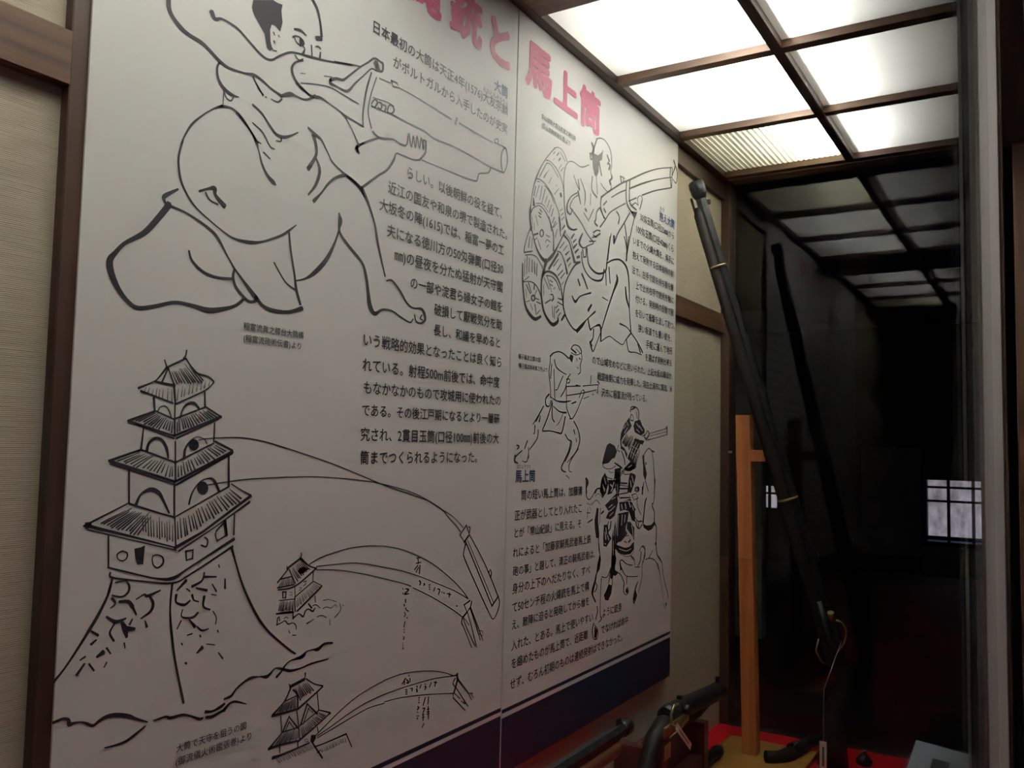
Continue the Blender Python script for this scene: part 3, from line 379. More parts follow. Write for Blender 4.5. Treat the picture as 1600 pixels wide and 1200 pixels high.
'two roofed gate tower and shots': 'l9728,-3731,44 10017,-3682,41|s10034,-3595,26 10036,-3649,18 10016,-3675,22|s9705,-3689,17 9739,-3741,20|s10059,-3684,21 10238,-3799,17 10429,-3872,21|s10429,-3879,28 10310,-3937,24 9912,-4101,34|s9739,-3748,30 9616,-3926,25 9395,-4062,31|s9386,-4074,36 9625,-4090,34 9912,-4101,28|s9792,-3790,25 9880,-3884,30 9900,-4068,29|l9616,-3926,17 9860,-3895,17|l9832,-3773,9 9955,-3979,21|l9881,-3794,8 9979,-3947,20|l9897,-3772,8 10005,-3933,20|l9905,-3745,8 10032,-3926,20|l9964,-3778,8 10074,-3925,20|l9986,-3758,8 10104,-3905,20|l10011,-3747,8 10162,-3924,20|l10044,-3749,8 10174,-3892,19|l10083,-3752,8 10226,-3899,19|l9605,-3966,6 9492,-4054,15|l9648,-3942,6 9526,-4046,15|l9661,-3943,6 9544,-4057,15|l9670,-3954,6 9578,-4057,15|l9694,-3943,6 9604,-4059,15|l9710,-3945,7 9638,-4054,16|l9722,-3955,7 9664,-4060,16|l9741,-3946,7 9683,-4067,16|l9766,-3924,7 9713,-4058,16|l9785,-3926,7 9745,-4067,16|l9798,-3927,7 9768,-4059,16|l9817,-3923,6 9799,-4056,15|l9832,-3921,6 9822,-4071,15|l9849,-3912,6 9850,-4072,15|s9556,-4124,19 9588,-4358,19|s9881,-4116,20 9936,-4375,18|s10311,-3953,17 10358,-4224,17|l9730,-4167,22 9609,-4363,26|l9730,-4175,15 9916,-4385,25|l9734,-4249,18 9659,-4362,17|l9734,-4249,12 9854,-4391,12|l10100,-4071,28 9977,-4356,27|l10100,-4071,18 10328,-4278,28|l10136,-4140,18 10030,-4355,18|l10126,-4145,9 10238,-4241,12|l9599,-4368,19 9926,-4380,17 10348,-4237,19|s10347,-4222,14 10621,-4335,21 10576,-4348,19|s10599,-4345,20 10315,-4458,24 9937,-4591,31|l9599,-4375,20 9352,-4531,28|s9343,-4536,37 9568,-4541,30 9937,-4584,21|s9937,-4390,20 9968,-4577,20|l9596,-4408,6 9476,-4507,15|l9632,-4398,6 9507,-4509,15|l9665,-4393,6 9543,-4513,15|l9684,-4392,6 9554,-4530,15|l9705,-4392,7 9599,-4516,16|l9725,-4400,7 9619,-4539,16|l9726,-4427,7 9658,-4528,16|l9764,-4402,7 9678,-4544,16|l9787,-4407,7 9727,-4526,16|l9799,-4434,7 9754,-4543,16|l9829,-4397,7 9783,-4530,16|l9851,-4399,7 9817,-4532,16|l9871,-4436,7 9855,-4539,16|l9899,-4420,6 9891,-4559,15|l9921,-4441,6 9924,-4539,15|l9979,-4420,7 10032,-4555,18|l9996,-4399,7 10061,-4541,17|l10024,-4393,7 10086,-4514,17|l10067,-4402,7 10122,-4495,17|l10089,-4385,7 10166,-4500,16|l10119,-4383,7 10188,-4476,16|l10124,-4350,6 10226,-4475,16|l10152,-4342,6 10247,-4447,15|l10191,-4343,6 10295,-4447,15|l10210,-4330,6 10310,-4423,15|l10222,-4306,6 10355,-4416,15|l10273,-4316,6 10378,-4395,14|l10301,-4313,6 10420,-4397,14|l10337,-4301,6 10456,-4377,14|l10358,-4287,6 10486,-4362,14|l10349,-4262,6 10514,-4353,14|s9559,-4568,24 9564,-4656,16|s9927,-4596,21 9931,-4671,21|s10338,-4479,16 10364,-4563,16|F10212,-4568 10322,-4597 10314,-4656 10262,-4703 10194,-4654|s9428,-4689,43 9656,-4697,29 10174,-4679,23|l9485,-4714,4 9560,-4801,9|l9508,-4714,4 9585,-4802,9|l9544,-4712,4 9615,-4793,9|l9597,-4724,4 9655,-4790,9|l9635,-4733,4 9688,-4793,9|l9664,-4719,4 9738,-4803,9|l9709,-4728,4 9771,-4798,9|l9726,-4712,4 9795,-4790,9|l9771,-4710,4 9840,-4788,9|l9812,-4711,4 9893,-4803,9|l9841,-4718,4 9906,-4791,9|l9893,-4720,4 9962,-4798,9|l9935,-4726,4 9994,-4792,9|l9960,-4715,4 10025,-4788,9|l10005,-4718,4 10078,-4800,9|l10032,-4716,4 10101,-4793,9|l10068,-4704,4 10145,-4791,9|l10102,-4703,4 10184,-4794,9|l10152,-4711,4 10228,-4795,9|l10184,-4706,4 10260,-4789,9|s10216,-4660,23 10474,-4991,26|s10287,-4770,23 10508,-4778,17 11015,-4767,25|l10429,-4844,4 10467,-4899,10|l10450,-4840,4 10487,-4895,10|l10504,-4845,4 10539,-4903,11|l10539,-4841,5 10576,-4903,11|l10567,-4835,5 10605,-4903,11|l10614,-4842,5 10642,-4896,11|l10643,-4829,5 10679,-4902,11|l10681,-4824,5 10717,-4900,12|l10705,-4818,5 10741,-4897,12|l10748,-4824,5 10778,-4895,12|l10783,-4826,5 10808,-4888,12|l10823,-4814,5 10853,-4894,12|l10865,-4810,5 10890,-4883,12|l10897,-4810,5 10920,-4881,13|l10935,-4816,5 10959,-4891,13|l10987,-4818,5 11009,-4893,13|l11015,-4767,19 11159,-5013,19|s10358,-4881,16 10423,-4862,16|l10064,-4603,10 10128,-4606,8 10151,-4650,13 10087,-4640,9|s10322,-4597,18 10495,-4520,17 10830,-4371,17 11182,-4248,16 11552,-4170,15 11940,-4122,15|s10345,-4619,15 10610,-4566,15 10953,-4481,15 11436,-4389,15 11951,-4352,15|s10346,-4650,14 10726,-4596,15 11195,-4525,15 11567,-4486,14 11958,-4505,14|s11940,-4112,14 12406,-4107,13 12869,-4157,13 13324,-4242,13 13699,-4349,13 13982,-4459,16|s11951,-4354,14 12569,-4356,14 13364,-4396,16 13912,-4464,16 14126,-4489,29|s11957,-4481,13 12425,-4518,13 13048,-4615,15 13545,-4710,13 14033,-4811,18|s14143,-4472,50 14147,-4554,50|s14075,-4539,29 14007,-4625,26 14137,-4744,19|l14165,-4568,52 14050,-4795,44|l14166,-4578,38 14547,-4928,29|s14547,-4928,16 14698,-4963,16|s14566,-4954,22 14665,-5080,22|s14622,-4935,19 14721,-5051,19|l14118,-4730,22 14538,-5173,23|l14033,-4811,33 14019,-4888,22 14448,-5234,20|l14069,-4819,18 14254,-4963,18|s14293,-5013,15 14443,-5114,14 14385,-5045,18|s12531,-4208,26 12444,-4282,26|s12502,-4220,24 12506,-4305,24|s12563,-4233,20 12627,-4303,28 12560,-4292,17|s12655,-4234,24 12664,-4292,24|s12615,-4173,17 12640,-4190,15|s12541,-4405,18 12587,-4425,18|s12542,-4443,18 12589,-4463,18|s12550,-4482,18 12590,-4497,18|s12679,-4418,16 12741,-4431,19 12727,-4466,29|s12865,-4412,21 12888,-4440,21|s12861,-4464,28 12879,-4510,39|s12992,-4421,23 12962,-4472,23|s13111,-4432,17 13131,-4448,17|s13100,-4475,17 13146,-4493,27 13115,-4529,29|s13301,-4450,24 13254,-4517,23|s13383,-4459,17 13485,-4491,17|s13440,-4461,28 13420,-4535,28|s12938,-4633,24 12948,-4647,24|s12933,-4674,17 12950,-4689,17|s12935,-4718,19 12952,-4733,19|s12907,-4791,18 12946,-4819,30 12900,-4840,24|s12902,-4884,16 12922,-4898,16|s12889,-4943,18 12902,-4958,18|s12937,-4955,18 12950,-4970,18|s12901,-4991,24 12920,-5007,24|s13132,-4682,27 13073,-4802,27|s13059,-4856,16 13124,-4875,25 13088,-4920,29|s13079,-4937,26 13085,-5076,26|s13049,-4971,15 13113,-4980,16|s13051,-5016,17 13122,-5028,17|s13104,-5143,27 13068,-5195,27|s13230,-4695,24 13219,-4818,23|s13228,-4868,26 13244,-5087,26|s13190,-4907,14 13262,-4917,14|s13186,-4954,16 13274,-4966,16|s13188,-4992,16 13276,-5005,16',
}
DRAW_RIGHT = {
'archer style gunner with bales': 's19911,7944,28 20105,8029,23 20371,8060,24 20646,7966,36 20789,7799,43 20832,7540,34 20769,7312,35 20877,7192,47 20742,7064,49 20814,6964,36 20784,6821,31 20615,6732,22 20343,6778,27 20174,6851,25|F19699,7516 19989,7530 20196,7665 20299,7785 20221,7481 20059,7390 20035,7105 19942,6962 19813,6955 19711,7129 19673,7320|s19628,7739,76 19727,7626,92 19668,7477,85|s19542,7440,65 19572,7305,41 19671,7377,45 19617,7471,52|s20059,7375,68 20214,7067,55|s19911,7944,49 19758,7664,50 19698,7530,52|s20551,7698,52 20671,7584,52|s20691,7605,34 20559,7461,25|s20591,7501,41 20729,7481,57 20664,7357,64|s20828,7208,55 20864,7158,42|s20708,7055,67 20758,6994,81|s19687,6891,37 19666,6541,39 19959,6415,48|s19910,6953,27 19988,6510,27|s19489,7137,22 19123,6975,27 18882,6947,25 18644,6962,24 18413,6908,19 18246,6764,24 18168,6578,31 18149,6303,28 18169,6038,34 18228,5647,35 18409,5338,31 18643,5268,36 18876,5339,27|s18655,6633,28 18839,6434,28 18962,6355,25|s18894,6588,37 18973,6358,50|s19012,6648,28 19200,6474,35 19297,6330,51 19276,6042,24|s19607,6411,25 19585,6119,25|s18846,6241,29 18557,6083,26 18362,5870,46 18341,5674,68 18515,5621,32 18597,5764,32|s18907,6201,24 18646,6037,21 18480,5804,34 18626,5757,28|s18904,6284,73 19045,6013,37|s18568,5757,34 19048,5567,32 19422,5343,32 19804,5197,35|s19777,6052,27 19534,5736,27|s19221,5832,28 19536,5680,24|s19310,5938,66 19372,5919,58|s20162,6204,23 19971,6041,39 19913,5825,45 19852,5724,50 20015,5675,43|s20162,6175,46 20366,6019,33 20502,5963,39|s19796,5453,43 19986,5553,28 20181,5582,35|s19766,5384,26 19927,5381,28 20183,5510,43|s19705,5305,22 19991,5381,28|s19552,5173,28 19931,5253,23|s19178,5289,37 19006,5029,73 19220,4935,30 19494,5047,26 19805,5169,26|s20219,6482,45 20548,6685,38 20955,6911,38 21518,7215,44 21957,7412,44 23040,7920,39 24126,8360,29 25205,8703,27|s20858,6645,31 21310,6883,31 21743,7074,31|s22039,7199,43 23047,7629,45 24133,8041,29 25212,8396,27|s20178,5683,39 20502,5963,35 20835,6250,30 21753,6704,29|s21974,6822,31 22504,7051,32|s22896,7226,38 23883,7621,36 25126,8035,34|s25112,8676,54 25081,8388,57 25172,8064,58|s25252,8716,46 25219,8077,46|s25388,8967,73 25505,8842,60 25257,8472,40|s25437,8910,52 25681,8697,60 25612,8323,36 25306,8363,31|s21810,7325,58 21783,6975,60 21864,6716,57 22132,6579,49 22323,6578,37|s22033,7417,59 22006,7033,54 22088,6772,50 22514,6703,44|s20219,6482,51 20194,6212,41 20401,5969,38|s21405,7368,60 21459,7223,60|s21405,7362,22 21586,7388,35 21603,7300,53|s21586,7388,22 21697,7387,22|s22203,6754,36 22431,6889,25 22627,6875,30 22583,7055,32 22777,7185,16 22915,7108,47 22748,6776,38|F22117,6575 22578,6655 22405,6414 22249,6466|s22058,6514,42 21695,6149,41 21272,5748,47 21034,5426,50 20993,5627,43|s21183,6334,45 21365,6226,51 21299,6028,51|s21695,6149,52 21854,5752,45 21871,5138,45|s22366,6430,38 22077,5801,39 21835,5101,40|s20853,5657,31 20759,5339,32 20670,4907,38|s20357,6311,36 20555,6464,37|s20394,6217,49 20496,6153,49|s19022,4523,36 18789,4410,48 18508,4140,41 18291,3834,39 18218,3502,33 18255,3241,44 18432,3025,47 18725,2848,38 18961,2809,50|s18961,2809,90 19254,2997,79 19493,3167,28 19956,3428,48|l19192,4876,55 19258,4707,44 19392,4747,45 19386,4943,49|s19434,4981,50 19472,4763,50 19572,4556,52 19892,4445,49 20216,4460,45 20544,4592,50 20605,4809,62|s19133,4808,43 19203,4543,42 19392,4354,38 19708,4241,34 20092,4251,45 20351,4353,53 20443,4603,53|s20605,4809,37 21012,4976,41 21435,5057,46 21802,4974,75 21993,4763,75 22081,4283,45 22094,3822,45 22182,3371,53 22225,3161,61|s20787,5556,38 20605,4809,44|s21706,5754,44 21861,5479,45 21871,5141,59|s22001,5818,41 21867,5295,55|s21063,5615,80 21034,5429,53|s21234,4597,57 21274,4454,112 21037,4115,65 20708,3622,54 20452,3208,43 20295,2957,43|s21819,4363,60 21901,4070,87 22094,3822,54|s20543,4621,48 20589,4219,34|s20744,4717,55 20824,4317,42|s18977,4086,56 19071,3965,56|s19182,4261,63 19339,4121,54 19498,3952,44|s18670,3626,35 18848,3517,65 19110,3695,30 19688,3870,40|s19729,3565,59 19559,3405,75|s20366,3862,27 20702,3826,20|s19554,3175,47 19687,2939,59 19873,3019,23 20258,3096,70 20303,2714,66|s20336,2703,26 20798,2886,23 21145,2838,24 21645,2759,24 21860,2903,30 22226,3145,51|s21485,3312,47 21923,3277,30 22225,3161,45|s19875,2963,50 19851,2734,40 19711,2577,62 19830,2393,47|s20264,2896,30 20077,2646,30 19893,2399,35|s19685,2602,69 19775,2528,70|s21933,2912,49 22090,2623,37 22545,2638,23 22976,2612,27|s22264,3134,39 22692,2935,42 23053,2689,57|s22693,2903,40 22895,2673,54|s17685,7026,29 17472,6844,21 17230,6611,27 16994,6331,29 16831,6076,52 16736,5894,40 16660,5667,30 16603,5395,28 16577,5201,78 16585,4998,47 16625,4802,34|s17685,7026,17 17832,7084,15 18020,7083,19 18176,7001,24 18296,6879,30|s17947,7006,20 18200,6851,20|s17266,6595,24 17372,6632,19 17553,6617,20 17814,6529,24 18007,6383,25 18127,6196,27 18150,6092,27|s17268,6534,18 17446,6568,18 17668,6488,18 17857,6360,20|s17269,6516,24 16967,6123,24|s16849,6046,27 16969,6071,23 17179,6049,24 17396,5965,28 17617,5845,29 17770,5686,28 17925,5507,30 18009,5255,31 18032,5115,31|s16869,5991,17 17006,6019,15|s17217,5989,21 17470,5896,25 17696,5685,17|s16610,5209,34 16690,5314,25 16822,5398,17 16992,5457,16 17167,5430,23 17347,5333,27 17495,5208,28 17574,5013,29|s16837,5471,15 17024,5518,14 17199,5509,15 17380,5412,14|s16805,5861,30 16729,5625,30|s16957,5919,23 16815,5604,14|s17096,5939,25 17004,5600,16|s17238,5906,27 17093,5535,15|s17349,5776,17 17249,5591,17|s17459,5715,18 17359,5513,17|s17553,5614,21 17452,5411,18|s17646,5548,22 17562,5349,22|s17690,5343,24 17622,5202,18|s17766,5271,22 17644,5100,19|s17689,6928,20 17599,6855,16|s17874,6965,27 17783,6874,27|s17953,6852,42 17880,6776,37|s18014,6714,15 17888,6568,15|s18111,6669,19 17983,6541,18|s17658,6765,12 17605,6704,12|s17398,6411,14 17312,6315,14|s17294,6311,24 17175,6171,33|s17529,6269,18 17409,6094,16|s17808,6165,12 17773,6129,12|s17904,6100,13 17688,5908,18|s18002,5989,78 18014,5956,78|s18089,5656,17 17979,5574,15|s18149,5570,18 18039,5480,18|s18190,5479,20 18061,5376,18|s18236,5270,21 18088,5146,23|s17022,5378,33 17107,5337,27|s16956,5292,25 17075,5277,25|s16966,5216,26 17078,5199,22|s16830,5192,17 16940,4993,17|s16663,5136,17 16674,4847,17|s16769,5006,17 16775,4835,17|s16714,5561,34 16736,5428,90|s16589,5087,41 16637,4890,37 16748,4665,36 16921,4430,45 17136,4284,62 17351,4241,71 17606,4397,78 17778,4561,64|s17443,5288,34 17581,5104,35 17676,4909,36 17689,4565,53|s17112,4930,24 17181,4907,40 17192,4835,36 17119,4762,21 17050,4794,41 17047,4867,28 17112,4930,22|s16766,4732,37 16949,4803,33|s17307,4850,14 17503,4839,19|s17293,4666,17 17376,4747,17 17529,4726,21|s16955,4647,24 17087,4464,24|s16811,4627,18 16912,4690,18|s17361,4563,17 17444,4644,17|s16599,4840,25 16466,4625,23 16357,4356,29 16350,4243,39|s16350,4243,20 16699,4344,28|s16403,4192,20 16682,4257,17 16928,4244,20 17143,4096,21 17187,4041,24|s16586,4651,23 16535,4393,30|s16688,4632,20 16676,4401,20|s16387,4097,20 16381,3729,20|s16483,4177,24 16478,3787,24|s16584,4156,24 16576,3846,24|s16706,4138,28 16716,3871,28|s16809,4116,29 16840,3852,29|s16934,4098,29 16923,3825,29|s16293,3977,39 16308,3594,55 16380,3241,55 16488,3014,72 16693,2879,74 16899,2825,70 17144,2920,53|s16348,3581,20 16504,3618,16 16705,3642,20 16911,3594,27 17083,3455,34 17172,3322,36|s16776,3354,26 16847,3334,45 16849,3273,40 16781,3227,24 16719,3253,46 16717,3314,34 16776,3354,25|s16468,3540,28 16654,3366,28|s16565,3598,31 16694,3393,23|s16829,3601,32 16812,3494,39|s16936,3494,20 16857,3377,20|s16881,3298,22 17047,3293,20|s16946,3225,22 17134,3212,23|s16482,3155,14 16640,3210,15|s16663,3141,18 16769,3013,19|s16866,3151,33 16936,2933,25|s17097,3060,16 16976,2959,19|s16347,3601,14 16580,3744,19|s16452,3436,16 16498,3260,16|s17351,4241,112 17272,4056,75 17233,3943,89 17155,3782,56 17143,3528,51 17172,3322,59 17265,3084,64 17442,2918,66 17707,2804,76 17948,2900,72 17968,2989,51|s17193,3894,37 17403,4006,42 17664,4021,49 17889,3953,49 18076,3767,40 18178,3477,42 18232,3244,37|s17363,3903,21 17623,3927,19 17847,3859,28 18034,3672,32|s17573,3491,17 17682,3508,30 17729,3429,50 17644,3352,29|s17599,3377,28 17344,3253,28|s17951,3463,23 18156,3462,32|s17932,3374,25 18183,3335,25|s17280,3825,23 17504,3608,23|s17407,3889,25 17636,3565,17|s17539,3827,21 17672,3803,21|s17564,3735,21 17675,3711,21|s17808,3701,16 17721,3643,16|s17670,3227,22 17723,2978,22|s17780,3243,22 17790,2965,22|s17957,3291,21 17826,3207,21|s18005,3211,29 17874,3106,23|s18098,3137,23 17966,3032,23|s18283,3097,63 18150,2970,50|s17243,3670,17 17261,3420,17|s18259,5146,52 17994,4824,32 17778,4561,57|s18216,5026,58 18453,4943,47 18602,4750,65 18755,4510,103|s18307,5090,17 18547,4986,20 18697,4792,23|s17867,4579,22 18048,4572,30 18238,4411,43 18386,4151,82|s17914,4523,61 17486,4085,59|s18222,4872,23 17999,4672,23|s18364,4813,23 18160,4639,17|s18485,4704,21 18302,4578,42|s18538,4558,33 18377,4437,50|s18566,4429,25 18451,4318,25|s17941,4398,23 17702,4179,23|s18080,4315,24 17883,4125,24|s18176,4179,27 17932,4004,27|s18271,4130,23 18069,3962,29|s18209,3899,18 18120,3818,18|s18732,5183,37 18592,5052,54|s18833,5069,27 18691,4971,43|s18885,4967,28 18719,4842,56|s18963,4846,33 18796,4733,54|s19018,4674,60 18897,4628,51|s18804,4486,35 19072,4543,45|s18230,5295,24 18096,5155,24|s17705,5350,20 17621,5221,20|s17843,5251,16 17669,5102,16|s17848,5099,23 17766,4885,23|s17928,5402,37 18034,4986,37|s18293,5488,38 18346,5322,35 18490,5265,29 18633,5263,27 18800,5323,22',
'lunging gunner': 's18660,2328,33 18743,2411,26 18885,2452,21 19089,2426,29 19210,2331,44 19182,2274,18 18922,2208,21 18664,2236,23|s18689,2325,39 18920,2261,46|s18917,2354,18 19153,2271,18|F18637,2199 18791,2169 18728,1996 18545,2093|s19211,2277,29 19245,2145,29 19162,1976,28 19179,1816,26 19053,1739,21|s19098,2145,28 19157,2124,28|s18953,2131,22 18984,2067,22|s18990,1908,16 19060,1887,16|s18528,2091,40 18248,2181,29 17978,2193,26 17665,2085,29 17620,1891,25 17577,1661,31 17650,1339,26 17675,1089,31|s17614,2055,29 17717,2103,29|s17826,1986,29 17938,1818,31 18265,1716,21 18430,1690,17|s18653,1721,20 18490,1578,32 18388,1336,32 18176,1143,28|s18267,1639,26 18009,1312,26|s18435,1573,18 18601,1586,24 18593,1507,28 18493,1486,19|s17808,1756,26 17847,1403,26 17885,1050,26|s17699,1873,26 17659,1541,31|s18009,1299,16 17904,1280,21|s18441,1399,21 19179,1462,27|s18947,1465,27 19051,1467,27|s19327,1472,22 20215,1566,20|s18448,1179,21 19244,1284,22 20093,1424,20|s20149,1645,38 20265,1597,27|s20184,1536,31 20159,1339,31|s19771,1755,30 19747,1561,30|s19367,1157,17 19666,1227,17|s19848,1279,17 19922,1297,18|s18439,1444,28 18461,1133,28 18486,874,31 18689,648,32|s19300,1368,20 19409,1334,29 19249,1123,24 19025,846,27 18802,652,28 18634,633,21|s19242,1338,25 19130,1170,25|s18734,1004,28 18960,1055,33|s17648,1113,17 17966,1029,27 18343,1023,36 18675,1066,21|s17812,894,21 18135,782,28 18462,769,37|s17595,1160,42 17445,1051,36 17461,907,42 17605,884,25 17703,1027,26|s17755,1018,28 17586,683,36 17320,327,34|s17321,303,30 17729,312,23 18045,281,31 18260,299,38 18411,664,41|s17757,967,37 17769,640,36 17878,530,30|s18299,737,18 18143,552,16 17986,445,14|s17350,872,27 17110,640,37 16873,438,18|s17209,644,23 17164,520,47|s17158,667,39 17016,515,31|s16971,416,39 16953,246,28 16905,245,15|s16649,72,33 16538,-96,29|s17122,323,29 17080,127,32 16751,-119,21|s16423,-144,24 16155,-285,35 16137,-401,36|s16190,-28,20 16291,-55,40 16216,-121,24|s16702,-83,24 16720,-310,24|s18425,251,31 18595,124,28 18765,75,33 18661,-161,34 18447,-393,31|s18862,575,35 19099,370,35 19195,107,46 19001,-160,29 18559,-420,22|s18869,365,41 18930,261,26|s18990,157,27 19022,78,27|s18714,90,38 18636,-122,40 18445,-333,36 18259,-540,42 18344,-619,33 18484,-648,22|s19127,-93,28 18786,-334,26 18648,-492,32 18670,-625,22 18796,-653,14|s18515,-727,20 18687,-810,17|s16138,-253,46 16120,-371,47 16260,-420,24|s16445,-373,14 16636,-386,25 16711,-229,32',
